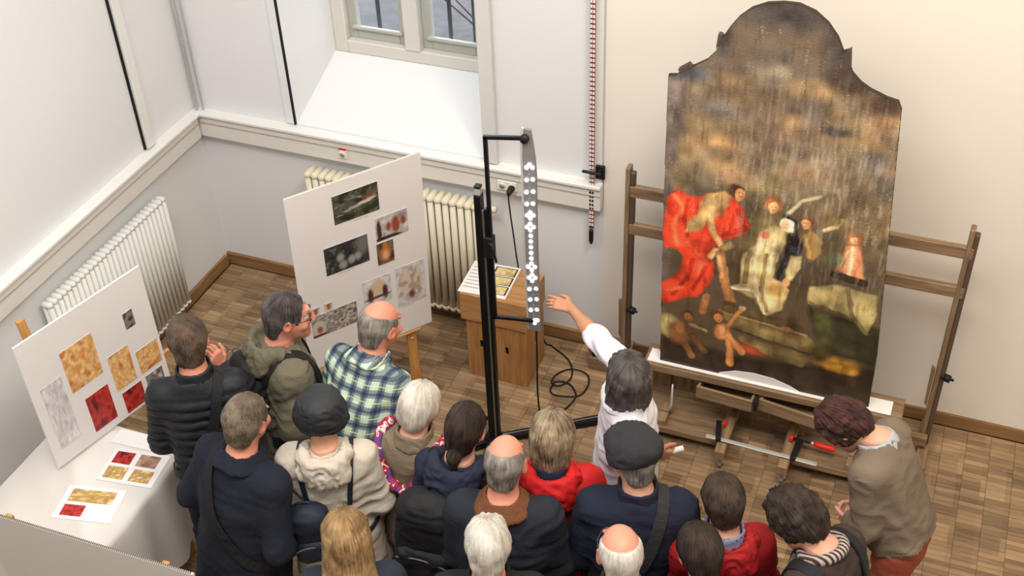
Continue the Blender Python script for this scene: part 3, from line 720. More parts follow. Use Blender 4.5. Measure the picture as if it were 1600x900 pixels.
for z in (1.45, 1.20): eb('crossbar', 3.03, 4.82, -.325, -.29, z-.035, z+.035, ewh)
eb('centre_mast', 3.86, 3.98, -.42, -.36, .10, 2.2, ew); eb('beam', 3.03, 4.82, -.37, -.33, .12, .19, ewh)

wl = thing('white_padding', 'white padding strip laid along the easel tray under the painting', 'padding', (3.92, -.53, .496))
foam = plain('foam_white', C(236, 233, 228), .8, .02)
box('strip', (0, 0, .006), (1.36, .11, .011), foam, wl)
ar = [(-.58+.975*0, 0)]
pts = [(.338-.61, .0), (.345-.61, .018), (.433-.61, .056), (.54-.61, .069), (.648-.61, .063), (.74-.61, .036), (.80-.61, .006), (.80-.61, .0)]
pts = [(a, b+.004) for a, b in pts]
prism('arch', pts, -.040, -.026, foam, wl)

# ---- the painting
pt = thing('altar_painting', 'tall old altar painting with an arched top and a red-robed figure', 'painting', (3.31, -.55, .508))
OUT = [(0, 0), (-.024, .946), (-.038, 1.82), (.003, 1.827), (.02, 1.851), (.032, 1.866), (.084, 1.889), (.143, 1.929), (.18, 1.975), (.195, 2.02), (.195, 2.053), (.215, 2.066), (.236, 2.107), (.276, 2.168), (.33, 2.22), (.399, 2.254), (.469, 2.267), (.54, 2.268), (.614, 2.242), (.676, 2.195), (.726, 2.134), (.757, 2.07), (.776, 2.079), (.79, 2.017), (.81, 1.972), (.853, 1.93), (.9, 1.902), (.98, 1.872), (1.03, 1.862), (1.05, 1.82), (1.125, .81), (1.16, .348), (1.167, .0)]
def inpoly(u, v, poly):
    r = np.zeros(u.shape, bool); n = len(poly)
    for i in range(n):
        x0, y0 = poly[i]; x1, y1 = poly[(i+1) % n]
        if y0 == y1: continue
        c = ((y0 > v) != (y1 > v)) & (u < (x1-x0)*(v-y0)/(y1-y0)+x0); r ^= c
    return r
def segd(u, v, a, b):
    ax, ay = a; bx, by = b; dx, dy = bx-ax, by-ay; t = np.clip(((u-ax)*dx+(v-ay)*dy)/(dx*dx+dy*dy+1e-9), 0, 1)
    return np.hypot(u-ax-t*dx, v-ay-t*dy), t
def paint(u, v):
    P = np.stack([u, v, u*0], 1).astype(np.float32)
    n1 = fbm(P, 4, 4)[:, None]; n2 = fbm(P+3, 14, 3)[:, None]; wu = u+.009*fbm(P+9, 22, 2); wv = v+.009*fbm(P+17, 22, 2)
    t = np.clip(v/2.2, 0, 1)[:, None]
    col = lin((74, 60, 42))*(1-t)+lin((98, 84, 68))*t
    S = [col]
    def mixin(a, c, tex=.5, k=None):
        a = np.clip(a, 0, 1)[:, None]; k = 1. if k is None else k[:, None]; S[0] = S[0]*(1-a)+np.maximum(lin(c)*(1+tex*n2*1.6)*k, .002)*a
    dirv = np.array((-.5, .85))
    def E(cx, cy, rx, ry, c, s=.4, tex=.5, vol=.0):
        qx, qy = (wu-cx)/rx, (wv-cy)/ry; r = np.hypot(qx, qy)
        k = 1+vol*np.clip(qx*dirv[0]+qy*dirv[1], -1, 1) if vol else None
        mixin((1-r)/s+.3, c, tex, k)
    def PG(poly, c, soft=.012, tex=.5, vol=.30):
        d = np.full(u.shape, 9.)
        for i in range(len(poly)): d = np.minimum(d, segd(wu, wv, poly[i], poly[(i+1) % len(poly)])[0])
        s = np.where(inpoly(wu, wv, poly), d, -d)
        fold = vnoise(np.stack([wu*26+wv*9, wv*8-wu*5, u*0+len(poly)], 1), 1.)*1.6   # brushed folds
        k = (1-vol)+vol*1.5*np.clip(s/.05, 0, 1)+vol*fold
        mixin(s/soft+.5, c, tex, k)
    def ST(pl, w0, c, soft=.006):
        for a, b in zip(pl[:-1], pl[1:]):
            d = segd(wu, wv, a, b)[0]; mixin((w0-d)/soft+.5, c, .5, .78+.40*np.clip(1-d/w0, 0, 1))
    def FACE(cx, cy, r, c, hc, look=1):
        E(cx, cy+.25*r, 1.1*r, 1.1*r, hc, .25); E(cx+look*.2*r, cy-.1*r, .75*r, .95*r, c, .25, .3, .25)
        E(cx+look*.45*r, cy+.05*r, .12*r, .08*r, (70, 44, 30), .5); E(cx+look*.05*r, cy+.05*r, .12*r, .08*r, (70, 44, 30), .5); E(cx+look*.3*r, cy-.5*r, .18*r, .08*r, (130, 60, 46), .5); E(cx+look*.3*r, cy-.15*r, .08*r, .2*r, (224, 176, 130), .6)
    # brown sky with warm clouds, dark spandrels and arch
    for (cx, cy), rx, ry, c in (((.23, 1.479), .13, .13, (158, 122, 78)), ((.388, 1.667), .22, .13, (128, 104, 76)), ((.61, 1.579), .2, .13, (132, 102, 80)), ((.142, 1.379), .14, .12, (142, 120, 82)), ((.84, 1.75), .2, .12, (118, 98, 72)), ((.551, 1.394), .25, .14, (134, 116, 88)), ((.907, 1.506), .2, .2, (122, 108, 84)), ((.18, 1.60), .12, .08, (136, 116, 84)), ((.45, 1.30), .16, .1, (136, 118, 84)), ((.8, 1.3), .2, .14, (112, 98, 74)), ((.47, 1.95), .3, .12, (96, 82, 68))): E(cx, cy, rx, ry, c, 1.1, .35)
    rs = np.random.RandomState(5)
    for _ in range(70):
        cx, cy = rs.uniform(0, 1.1), rs.uniform(1.15, 1.95); c = [(150, 122, 84), (112, 96, 74), (86, 74, 62), (142, 108, 82), (128, 116, 92), (100, 92, 84)][rs.randint(6)]
        E(cx, cy, rs.uniform(.04, .13), rs.uniform(.03, .08), c, 1.6, .3)
    E(.777, 1.662, .09, .03, (78, 70, 64), .8); E(.47, 2.25, .40, .13, (58, 52, 50), .8); E(.21, 2.08, .06, .16, (66, 60, 58), .9); E(.74, 2.1, .08, .18, (60, 52, 48), .9); E(.82, 1.93, .13, .09, (58, 46, 38), .7); E(.99, 1.84, .12, .07, (70, 54, 42), .7)
    E(.068, 1.85, .12, .05, (80, 80, 80), .8); E(-.02, 1.2, .05, .9, (88, 78, 74), .8); PG([(-.05, 1.3), (.03, 1.3), (.05, 1.8), (-.05, 1.85)], (104, 92, 84), .05)
    E(.06, 1.28, .1, .08, (106, 92, 66), .8); E(.45, 1.0, .2, .3, (92, 78, 52), 1); E(.98, 1.2, .2, .2, (98, 84, 60), 1); E(.55, .75, .5, .14, (62, 50, 36), 1)
    # steps, floor
    PG([(.0, 0), (1.2, 0), (1.2, .3), (.8, .2), (.4, .16), (0, .2)], (44, 34, 26), .05)
    PG([(.329, .52), (.745, .468), (.793, .408), (.291, .446)], (88, 72, 46)); PG([(.291, .455), (.793, .408), (.865, .336), (.838, .271), (.386, .35)], (112, 94, 58)); PG([(.433, .307), (.838, .271), (.791, .181), (.439, .232)], (120, 102, 62))
    ST([(.31, .45), (.79, .405)], .006, (140, 118, 76)); ST([(.40, .345), (.84, .28)], .006, (60, 48, 34))
    # altar cloth, green cover, gold foot
    PG([(.771, .602), (1.005, .576), (1.16, .55), (1.16, .289), (.959, .307), (.874, .319), (.816, .451)], (48, 46, 30), .03)
    PG([(.80, .6), (.9, .58), (.92, .40), (.86, .32), (.82, .45)], (84, 84, 48), .03)
    PG([(.762, .732), (.897, .783), (1.098, .758), (1.121, .643), (1.084, .49), (1.02, .562), (.948, .596), (.837, .619), (.769, .619)], (150, 134, 88)); PG([(.88, .775), (.93, .77), (.95, .60), (.88, .61)], (176, 156, 102), .02); ST([(.95, .77), (1.0, .60), (1.08, .5)], .012, (104, 92, 56)); ST([(.78, .63), (.93, .60), (1.02, .56)], .008, (92, 76, 40))
    E(.951, .257, .13, .05, (134, 96, 34), .8, 1.4); E(.99, .22, .09, .03, (164, 118, 40), .8, 1.4); E(.86, .31, .07, .06, (70, 60, 30), .8)
    # child on the altar
    E(.949, 1.071, .05, .05, (138, 92, 52), .5); PG([(.91, 1.029), (.978, 1.046), (1.027, .842), (.955, .841), (.874, .88)], (190, 122, 84)); ST([(.945, 1.02), (.95, .85)], .012, (222, 164, 122)); ST([(.925, 1.0), (.90, .90)], .008, (206, 150, 104)); E(.949, 1.071, .024, .027, (214, 150, 102), .4); E(.87, .93, .06, .05, (110, 110, 80), .8)
    ST([(.88, .84), (1.03, .82)], .022, (48, 36, 28))
    # angels behind
    E(.54, 1.04, .1, .1, (118, 104, 66), .6); E(.539, 1.186, .038, .045, (168, 102, 62), .5); E(.535, 1.22, .036, .024, (120, 74, 44), .5); E(.529, 1.165, .02, .026, (202, 150, 104), .5)
    ST([(.614, 1.163), (.67, 1.246), (.754, 1.293)], .011, (172, 160, 126)); ST([(.797, 1.1), (.852, 1.129), (.873, 1.181)], .010, (184, 164, 118)); E(.83, 1.17, .06, .05, (96, 80, 48), .8)
    PG([(.693, 1.043), (.74, 1.087), (.801, 1.02), (.796, .952), (.75, .891), (.719, .934)], (164, 130, 72)); E(.713, 1.121, .032, .04, (110, 74, 44), .4); E(.704, 1.115, .018, .026, (190, 136, 90), .4); ST([(.72, 1.02), (.745, .92)], .012, (190, 148, 92))
    # kneeling nun
    PG([(.483, 1.011), (.557, 1.077), (.599, 1.054), (.621, .977), (.59, .886), (.577, .745), (.634, .725), (.666, .68), (.638, .548), (.561, .482), (.481, .579), (.407, .613), (.35, .617), (.403, .666), (.408, .859), (.464, .923)], (182, 160, 112))
    ST([(.50, .98), (.47, .80), (.50, .62)], .018, (206, 186, 140)); ST([(.56, .98), (.55, .78)], .014, (212, 194, 150)); ST([(.44, .9), (.43, .68)], .012, (120, 104, 66)); ST([(.53, .88), (.52, .66), (.56, .52)], .010, (136, 116, 72)); ST([(.36, .62), (.48, .64), (.55, .50)], .010, (214, 196, 150)); E(.60, .67, .06, .05, (158, 122, 66), .6)
    PG([(.615, 1.155), (.657, 1.132), (.674, 1.039), (.70, .979), (.695, .911), (.666, .802), (.634, .725), (.59, .749), (.585, .868), (.614, .909), (.619, .993)], (38, 32, 30)); PG([(.655, .902), (.708, .914), (.704, .829), (.672, .752), (.634, .725), (.633, .794)], (196, 176, 126)); PG([(.64, .97), (.69, .965), (.69, .915), (.645, .92)], (70, 72, 82))
    E(.622, 1.09, .042, .05, (208, 188, 152), .35); E(.605, 1.082, .02, .032, (196, 146, 102), .4); ST([(.60, 1.14), (.65, 1.12), (.655, 1.04)], .010, (40, 34, 30)); E(.645, .73, .02, .03, (198, 148, 100), .4); E(.51, 1.0, .03, .025, (186, 110, 84), .5)
    E(.70, .47, .03, .07, (60, 46, 32), .6); E(.68, .42, .035, .02, (150, 100, 60), .5)
    # man in red
    PG([(-.021, .979), (-.006, 1.132), (.047, 1.184), (.103, 1.155), (.172, 1.162), (.204, 1.193), (.318, 1.202), (.376, 1.15), (.433, 1.041), (.397, .983), (.326, .932), (.261, .875), (.23, .815), (.27, .738), (.257, .628), (.184, .519), (.099, .478), (.027, .431), (-.02, .43), (-.02, .559), (.075, .654), (.097, .766), (.059, .809), (-.005, .802), (-.023, .876)], (206, 62, 36), .010, .45)
    for pl, w0, c in (([(.03, 1.14), (.08, 1.08), (.03, .95), (.06, .84)], .016, (232, 96, 60)), ([(.10, 1.13), (.09, 1.0), (.11, .9)], .010, (160, 38, 24)), ([(.12, .86), (.20, .78), (.18, .62)], .018, (228, 84, 54)), ([(.15, .76), (.12, .62), (.05, .5)], .012, (158, 38, 26)), ([(.22, .72), (.16, .56)], .012, (150, 34, 22)), ([(.36, 1.12), (.40, 1.02), (.30, .95)], .014, (146, 36, 26)), ([(.33, 1.1), (.34, .98)], .012, (182, 50, 32)), ([(.02, .52), (.10, .56)], .012, (230, 92, 58))): ST(pl, w0, c, .012)
    PG([(.166, 1.145), (.204, 1.193), (.29, 1.22), (.318, 1.202), (.31, 1.136), (.261, 1.067), (.242, 1.038), (.26, .98), (.216, 1.008), (.131, .929), (.095, .929), (.1, .981), (.151, 1.051)], (198, 152, 94)); E(.24, 1.14, .05, .05, (222, 182, 122), .7); E(.15, .99, .04, .05, (170, 136, 84), .7); E(.27, 1.10, .03, .04, (160, 114, 66), .8)
    ST([(.215, 1.05), (.245, .96), (.291, .882)], .018, (208, 156, 98)); ST([(.265, .85), (.24, .80)], .016, (206, 160, 108)); ST([(.30, .87), (.34, .90)], .02, (140, 116, 72)); ST([(.289, .83), (.325, .664), (.363, .548)], .026, (152, 104, 62)); ST([(.285, .81), (.315, .68)], .012, (188, 138, 88)); ST([(.234, .532), (.223, .418)], .022, (142, 92, 54)); E(.37, .54, .03, .015, (170, 112, 66), .5)
    E(.335, 1.237, .045, .042, (62, 42, 30), .4); E(.36, 1.205, .022, .03, (164, 108, 66), .4)
    FACE(.352, 1.222, .036, (176, 120, 76), (58, 38, 28)); FACE(.527, 1.182, .034, (204, 150, 104), (140, 80, 48)); FACE(.708, 1.118, .032, (192, 138, 92), (104, 68, 42), -1); FACE(.607, 1.088, .030, (206, 160, 116), (226, 214, 188), -1); FACE(.949, 1.071, .024, (218, 156, 110), (150, 96, 52), -1)
    # cherubs
    E(.034, .272, .06, .08, (150, 140, 90), .6); E(.096, .241, .07, .09, (116, 78, 44), .5); FACE(.142, .362, .034, (150, 96, 54), (84, 54, 30)); ST([(.114, .197), (.181, .088)], .022, (128, 84, 48)); ST([(.172, .233), (.253, .139)], .018, (92, 60, 36)); E(.11, .27, .03, .04, (160, 112, 66), .7); ST([(.16, .31), (.25, .29)], .012, (150, 130, 84))
    PG([(.436, .269), (.541, .242), (.595, .2), (.516, .187), (.441, .213)], (142, 58, 32)); E(.338, .308, .045, .06, (186, 122, 72), .4); FACE(.302, .40, .034, (196, 124, 74), (104, 62, 34)); ST([(.379, .253), (.399, .093)], .02, (192, 126, 74)); ST([(.37, .294), (.458, .189)], .022, (186, 122, 72)); ST([(.36, .345), (.438, .504)], .013, (176, 118, 70)); E(.43, .50, .02, .02, (170, 150, 110), .5); E(.335, .32, .02, .03, (214, 156, 102), .7)
    col = S[0]
    # flaked streaks of old varnish, strongest in the upper right half
    PS = np.stack([u*80, v*12, u*0], 1); s = fbm(PS, 1., 3)+.25*vnoise(np.stack([u*160, v*60, u*0], 1), 1.)
    zone = np.clip((u-.05)*2, 0, 1)*np.clip(1-np.abs(v-1.3)/.75, 0, 1)*.9
    a = (np.clip((s-.10)*3.2, 0, 1)*zone*.28)[:, None]; col = col*(1-a)+lin((196, 184, 160))*a
    sp_ = vnoise(np.stack([u*210, v*150, u*0], 1), 1.)+.5*vnoise(np.stack([u*30, v*14, u*0+3], 1), 1.); a = (np.clip((sp_-.44)*6, 0, 1)*np.clip((v-.5)*2, 0, 1)*.22)[:, None]; col = col*(1-a)+lin((206, 196, 176))*a
    a = (np.clip((-s-.16)*3, 0, 1)*.4)[:, None]; col = col*(1-a)+lin((52, 42, 32))*a
    return np.clip(1.7*col*(1+.16*n1+.22*n2), .006, 1)
nu, nv = 300, 560
u, v = np.meshgrid(np.linspace(-.04, 1.168, nu+1), np.linspace(0, 2.27, nv+1)); u = u.ravel(); v = v.ravel()
i = np.arange(nu*nv); a = (i//nu)*(nu+1)+i % nu; q = np.stack([a, a+1, a+nu+2, a+nu+1], 1)
cu, cv = u[q].mean(1), v[q].mean(1); keep = inpoly(cu, cv, OUT); q = q[keep]
used = np.unique(q); mp_ = np.full(len(u), -1); mp_[used] = np.arange(len(used)); q = mp_[q]; u, v = u[used], v[used]
yy = -.0165-.003*fbm(np.stack([u, v, u*0], 1), 3, 2)
me = npmesh('canvas', np.stack([u, yy, v], 1), q, True); setcol(me, paint(u, v))
pm = attrmat('old_canvas', 'col', .42, .35, 120, .4)
link('canvas', me, pm, pt)
prism('stretcher', OUT, -.012, .012, plain('stretcher_dark', C(58, 48, 40), .8, .2), pt)
for poly in ([(.02, 1.845), (.075, 1.885), (.06, 1.90), (.01, 1.862)], [(.197, 2.02), (.21, 2.07), (.19, 2.075), (.183, 2.0)], [(.757, 2.06), (.79, 2.09), (.80, 2.0), (.785, 1.99)]): prism('torn_edge', poly, -.020, .012, plain('torn_canvas', C(84, 72, 62), .9, .2), pt)

# ---- bar clamp across the easel feet
bc = thing('bar_clamp', 'long steel bar clamp with red handle lying across the easel feet', 'clamp', (3.96, -.75, .168))
box('bar', (.0, 0, .011), (.63, .026, .009), metal, bc, (0, 0, math.radians(-1.5)))
box('fixed_jaw', (-.255, .06, .018), (.03, .15, .026), blackp, bc, (0, 0, math.radians(12))); box('sliding_jaw', (.19, .06, .018), (.032, .16, .026), blackp, bc, (0, 0, math.radians(-6)))
box('red_pad', (-.235, .13, .02), (.018, .04, .026), redp, bc); tube('pad', [(.135, .14, .02), (.155, .14, .02)], [.020, .026], redp, bc, 12)
tube('spindle', [(.15, .14, .02), (.27, .135, .02)], .007, blackp, bc, 8); tube('collar', [(.255, .136, .02), (.275, .135, .02)], .010, metal, bc, 10)
tube('handle', [(.27, .135, .02), (.285, .134, .02), (.34, .131, .02), (.385, .128, .02), (.392, .1275, .02)], [.010, .016, .017, .016, .010], redp, bc, 12)

# ================================================================== PEOPLE
# Bodies, garments and hair are grown as smooth fields and turned into one continuous surface each.
A_ = lambda p: np.asarray(p, np.float32)
class Field:
    def __init__(s): s.ops = []
    def cap(s, a, b, ra, rb, k=.03, op='u'): s.ops.append(('cap', A_(a), A_(b), ra, rb, k, op)); return s
    def ell(s, c, r, R=None, k=.03, op='u'): s.ops.append(('ell', A_(c), A_(r), np.eye(3) if R is None else R, None, k, op)); return s
    def box(s, c, h, R=None, rad=.01, k=.02, op='u'): s.ops.append(('box', A_(c), A_(h), np.eye(3) if R is None else R, rad, k, op)); return s
    def loft(s, secs, R, o, k=.03, op='u'): s.ops.append(('loft', secs, R, A_(o), None, k, op)); return s
    def cut(s, n, d): s.ops.append(('half', A_(n), d, None, None, 0, 'i')); return s
    def bounds(s, op):
        kd = op[0]
        if kd == 'cap':
            r = max(op[3], op[4]); return np.minimum(op[1], op[2])-r, np.maximum(op[1], op[2])+r
        if kd == 'ell' or kd == 'box':
            R = np.abs(op[3]); e = R@(op[2] if kd == 'ell' else op[2]+op[4]); return op[1]-e, op[1]+e
        if kd == 'loft':
            P = []
            for (z, rx, ry, cx, cy) in op[1]:
                for sx in (-1, 1):
                    for sy in (-1, 1): P.append(op[2]@np.array((cx+sx*rx, cy+sy*ry, z))+op[3])
            P = np.array(P); return P.min(0), P.max(0)
        return None
    def mesh(s, h=.012, fine=None):
        lo = np.full(3, 9.); hi = np.full(3, -9.)
        for op in s.ops:
            if op[6] != 'u': continue
            a, b = s.bounds(op); lo = np.minimum(lo, a); hi = np.maximum(hi, b)
        lo -= 2.5*h; hi += 2.5*h; ax = []
        for d in range(3):
            if fine is None: ax.append(np.arange(lo[d], hi[d]+h, h, dtype=np.float32)); continue
            g = [lo[d]]
            while g[-1] < hi[d]:
                st = h
                for (fl_, fh, hf) in fine:
                    if fl_[d]-h <= g[-1] <= fh[d]: st = min(st, hf)
                g.append(g[-1]+st)
            ax.append(np.array(g, np.float32))
        D = np.full([len(a) for a in ax], .5, np.float32)
        for op in s.ops:
            k = op[5]
            if op[0] == 'half':
                n = op[1]; X = ax[0][:, None, None]*n[0]+ax[1][None, :, None]*n[1]+ax[2][None, None, :]*n[2]-op[2]
                D = np.maximum(D, X); continue
            a, b = s.bounds(op); mgn = k+2.2*h; sl = []
            for d in range(3): sl.append(slice(int(np.searchsorted(ax[d], a[d]-mgn)), int(np.searchsorted(ax[d], b[d]+mgn))))
            sl = tuple(sl); x = ax[0][sl[0]][:, None, None]; y = ax[1][sl[1]][None, :, None]; z = ax[2][sl[2]][None, None, :]
            if 0 in (x.size, y.size, z.size): continue
            if op[0] == 'cap':
                ab = op[2]-op[1]; L2 = float(ab@ab)+1e-12
                px, py, pz = x-op[1][0], y-op[1][1], z-op[1][2]
                t = np.clip((px*ab[0]+py*ab[1]+pz*ab[2])/L2, 0, 1)
                d = np.sqrt((px-t*ab[0])**2+(py-t*ab[1])**2+(pz-t*ab[2])**2)-(op[3]+(op[4]-op[3])*t)
            elif op[0] in ('ell', 'box'):
                R = op[3]; px, py, pz = x-op[1][0], y-op[1][1], z-op[1][2]
                q = [px*R[0, i]+py*R[1, i]+pz*R[2, i] for i in range(3)]
                if op[0] == 'ell':
                    r = op[2]; k0 = np.sqrt(sum((q[i]/r[i])**2 for i in range(3))); k1 = np.sqrt(sum((q[i]/r[i]**2)**2 for i in range(3)))+1e-6
                    d = k0*(k0-1)/k1
                else:
                    e = [np.abs(q[i])-op[2][i]+op[4] for i in range(3)]
                    d = np.sqrt(sum(np.maximum(v, 0)**2 for v in e))+np.minimum(np.maximum(e[0], np.maximum(e[1], e[2])), 0)-op[4]
            else:
                R = op[2]; o = op[3]; px, py, pz = x-o[0], y-o[1], z-o[2]
                q = [px*R[0, i]+py*R[1, i]+pz*R[2, i] for i in range(3)]
                S = np.array(op[1]); zz = S[:, 0]; w = np.clip(q[2], zz[0], zz[-1])
                f = [np.interp(w, zz, S[:, i]).astype(np.float32) for i in range(1, 5)]
                rx, ry = f[0], f[1]; dx, dy = (q[0]-f[2])/rx, (q[1]-f[3])/ry
                rad = (np.abs(dx)**2.4+np.abs(dy)**2.4)**(1/2.4)
                d = np.maximum((rad-1)*np.minimum(rx, ry), np.maximum(zz[0]-q[2], q[2]-zz[-1]))
            B = D[sl]
            if op[6] == 'u':
                if k > 0: hh = np.maximum(k-np.abs(B-d), 0)/k; D[sl] = np.minimum(B, d)-hh*hh*k*.25
                else: D[sl] = np.minimum(B, d)
            else:
                if k > 0: hh = np.maximum(k-np.abs(B+d), 0)/k; D[sl] = np.maximum(B, -d)+hh*hh*k*.25
                else: D[sl] = np.maximum(B, -d)
        return nets(D, ax)
def nets(D, ax):
    I = D < 0; n0, n1, n2 = D.shape
    cnt = np.zeros((n0-1, n1-1, n2-1), np.int8); offs = [(a, b, c) for a in (0, 1) for b in (0, 1) for c in (0, 1)]
    for a, b, c in offs: cnt += I[a:n0-1+a, b:n1-1+b, c:n2-1+c]
    act = np.nonzero((cnt > 0) & (cnt < 8)); i, j, k = act; n = len(i)
    ids = np.full(cnt.shape, -1, np.int32); ids[act] = np.arange(n)
    val = {}; pos = {}
    for o in offs:
        val[o] = D[i+o[0], j+o[1], k+o[2]]; pos[o] = np.stack([ax[0][i+o[0]], ax[1][j+o[1]], ax[2][k+o[2]]], 1)
    acc = np.zeros((n, 3), np.float32); num = np.zeros(n, np.float32)
    for o in offs:
        for d in range(3):
            if o[d]: continue
            o2 = list(o); o2[d] = 1; o2 = tuple(o2); a, b = val[o], val[o2]; m = (a < 0) != (b < 0)
            t = np.where(m, a/np.where(m, a-b, 1), 0)[:, None]; acc += np.where(m[:, None], pos[o]+(pos[o2]-pos[o])*t, 0); num += m
    V = acc/np.maximum(num, 1)[:, None]; Q = []
    def quads(e, cells):
        x, y, z = e; fl_ = I[x, y, z]; c = [ids[x+a, y+b, z+d] for a, b, d in cells]; q = np.stack(c, 1); q[~fl_] = q[~fl_][:, ::-1]; Q.append(q)
    e = np.nonzero(I[:-1, 1:-1, 1:-1] != I[1:, 1:-1, 1:-1]); quads((e[0], e[1]+1, e[2]+1), [(0, -1, -1), (0, 0, -1), (0, 0, 0), (0, -1, 0)])
    e = np.nonzero(I[1:-1, :-1, 1:-1] != I[1:-1, 1:, 1:-1]); quads((e[0]+1, e[1], e[2]+1), [(-1, 0, -1), (-1, 0, 0), (0, 0, 0), (0, 0, -1)])
    e = np.nonzero(I[1:-1, 1:-1, :-1] != I[1:-1, 1:-1, 1:]); quads((e[0]+1, e[1]+1, e[2]), [(-1, -1, 0), (0, -1, 0), (0, 0, 0), (-1, 0, 0)])
    return V, np.concatenate(Q)
def normals(V, Q):
    n = np.cross(V[Q[:, 2]]-V[Q[:, 0]], V[Q[:, 3]]-V[Q[:, 1]]); N_ = np.zeros_like(V)
    for c in range(4): np.add.at(N_, Q[:, c], n)
    return N_/(np.linalg.norm(N_, axis=1, keepdims=True)+1e-9)
def relax(V, Q, it=2, w=.5):
    E = np.concatenate([Q[:, [0, 1]], Q[:, [1, 2]], Q[:, [2, 3]], Q[:, [3, 0]]])
    deg = np.bincount(E.ravel(), minlength=len(V))[:, None]
    for _ in range(it):
        S = np.zeros_like(V)
        for c in range(3): S[:, c] = np.bincount(E[:, 0], V[E[:, 1], c], len(V))+np.bincount(E[:, 1], V[E[:, 0], c], len(V))
        V = V*(1-w)+w*S/np.maximum(deg, 1)
    return V.astype(np.float32)
def rotm(ax, deg): return np.array(Matrix.Rotation(math.radians(deg), 3, ax))
def wrinkle(V, Q, amp, s=9., stretch=(1, 1, .6), seed=0.):
    """folds: ridged noise pushed along the surface normal"""
    n = normals(V, Q); P = V*A_(stretch)+seed
    r = np.abs(vnoise(P+.35*vnoise(P, s*.7)[:, None], s)); r2 = np.abs(vnoise(P+4, s*2.1))
    return V+n*((.22-r)*amp*2.3+(.2-r2)*amp*.9)[:, None]

SKIN = {'fair': (214, 160, 134), 'ruddy': (206, 138, 114), 'tan': (186, 134, 104)}
skinm = attrmat('skin', 'col', .5, .12, 160, .35)
eyem = MATS['skin']
def hair_mat(name, c1, c2, freq=34., rough=.5, zs=1.6):
    if name in MATS: return MATS[name]
    m, t, b = nt(name); tc = N(t, 'ShaderNodeTexCoord'); sp = N(t, 'ShaderNodeSeparateXYZ'); t.links.new(tc.outputs['Object'], sp.inputs[0])
    an = N(t, 'ShaderNodeMath', operation='ARCTAN2'); t.links.new(sp.outputs[0], an.inputs[0]); t.links.new(sp.outputs[1], an.inputs[1])
    mu = N(t, 'ShaderNodeMath', operation='MULTIPLY', i_1=freq/25.); t.links.new(an.outputs[0], mu.inputs[0])
    mz = N(t, 'ShaderNodeMath', operation='MULTIPLY', i_1=zs); t.links.new(sp.outputs[2], mz.inputs[0])
    cm = N(t, 'ShaderNodeCombineXYZ'); t.links.new(mu.outputs[0], cm.inputs[0]); t.links.new(mz.outputs[0], cm.inputs[2])
    n1 = N(t, 'ShaderNodeTexNoise'); n1.inputs['Scale'].default_value = 7.; n1.inputs['Detail'].default_value = 6; n1.inputs['Roughness'].default_value = .8; t.links.new(cm.outputs[0], n1.inputs['Vector'])
    n2 = N(t, 'ShaderNodeTexNoise'); n2.inputs['Scale'].default_value = 16.; t.links.new(tc.outputs['Object'], n2.inputs['Vector'])
    av = N(t, 'ShaderNodeMath', operation='MULTIPLY_ADD', i_1=.35); t.links.new(n2.outputs['Fac'], av.inputs[0])
    h2 = N(t, 'ShaderNodeMath', operation='MULTIPLY', i_1=.65); t.links.new(n1.outputs['Fac'], h2.inputs[0]); t.links.new(h2.outputs[0], av.inputs[2])
    rp = N(t, 'ShaderNodeValToRGB'); rp.color_ramp.elements[0].position = .41; rp.color_ramp.elements[1].position = .60; rp.color_ramp.elements[0].color = C(*[v*.78 for v in c1]); rp.color_ramp.elements[1].color = C(*c2)
    t.links.new(av.outputs[0], rp.inputs[0]); t.links.new(rp.outputs[0], b.inputs['Base Color'])
    b.inputs['Roughness'].default_value = rough; b.inputs['Specular IOR Level'].default_value = .35
    bp = N(t, 'ShaderNodeBump'); bp.inputs['Strength'].default_value = 1.; bp.inputs['Distance'].default_value = .012; t.links.new(n1.outputs['Fac'], bp.inputs['Height']); t.links.new(bp.outputs[0], b.inputs['Normal'])
    MATS[name] = m; return m
def cloth(name, c, var=.12, bump=.25, rough=.9, sc=6, bs=140):
    """woven cloth: weave relief plus soft creases"""
    if name in MATS: return MATS[name]
    m = plain(name, C(*c), rough, var, sc, bump, bs); t = m.node_tree; b = t.nodes['Principled BSDF']
    tc = N(t, 'ShaderNodeTexCoord'); mp = N(t, 'ShaderNodeMapping'); mp.inputs['Scale'].default_value = (1, 1, 1.7); t.links.new(tc.outputs['Object'], mp.inputs[0])
    nz = N(t, 'ShaderNodeTexNoise'); nz.noise_type = 'RIDGED_MULTIFRACTAL'; nz.inputs['Scale'].default_value = 9; nz.inputs['Detail'].default_value = 2.5; nz.inputs['Distortion'].default_value = .8
    t.links.new(mp.outputs[0], nz.inputs['Vector'])
    bp = N(t, 'ShaderNodeBump'); bp.inputs['Strength'].default_value = .55; bp.inputs['Distance'].default_value = .012; t.links.new(nz.outputs['Fac'], bp.inputs['Height'])
    for l in list(t.links):
        if l.to_socket == b.inputs['Normal']: src = l.from_node; t.links.new(bp.outputs[0], src.inputs['Normal'])
    return m
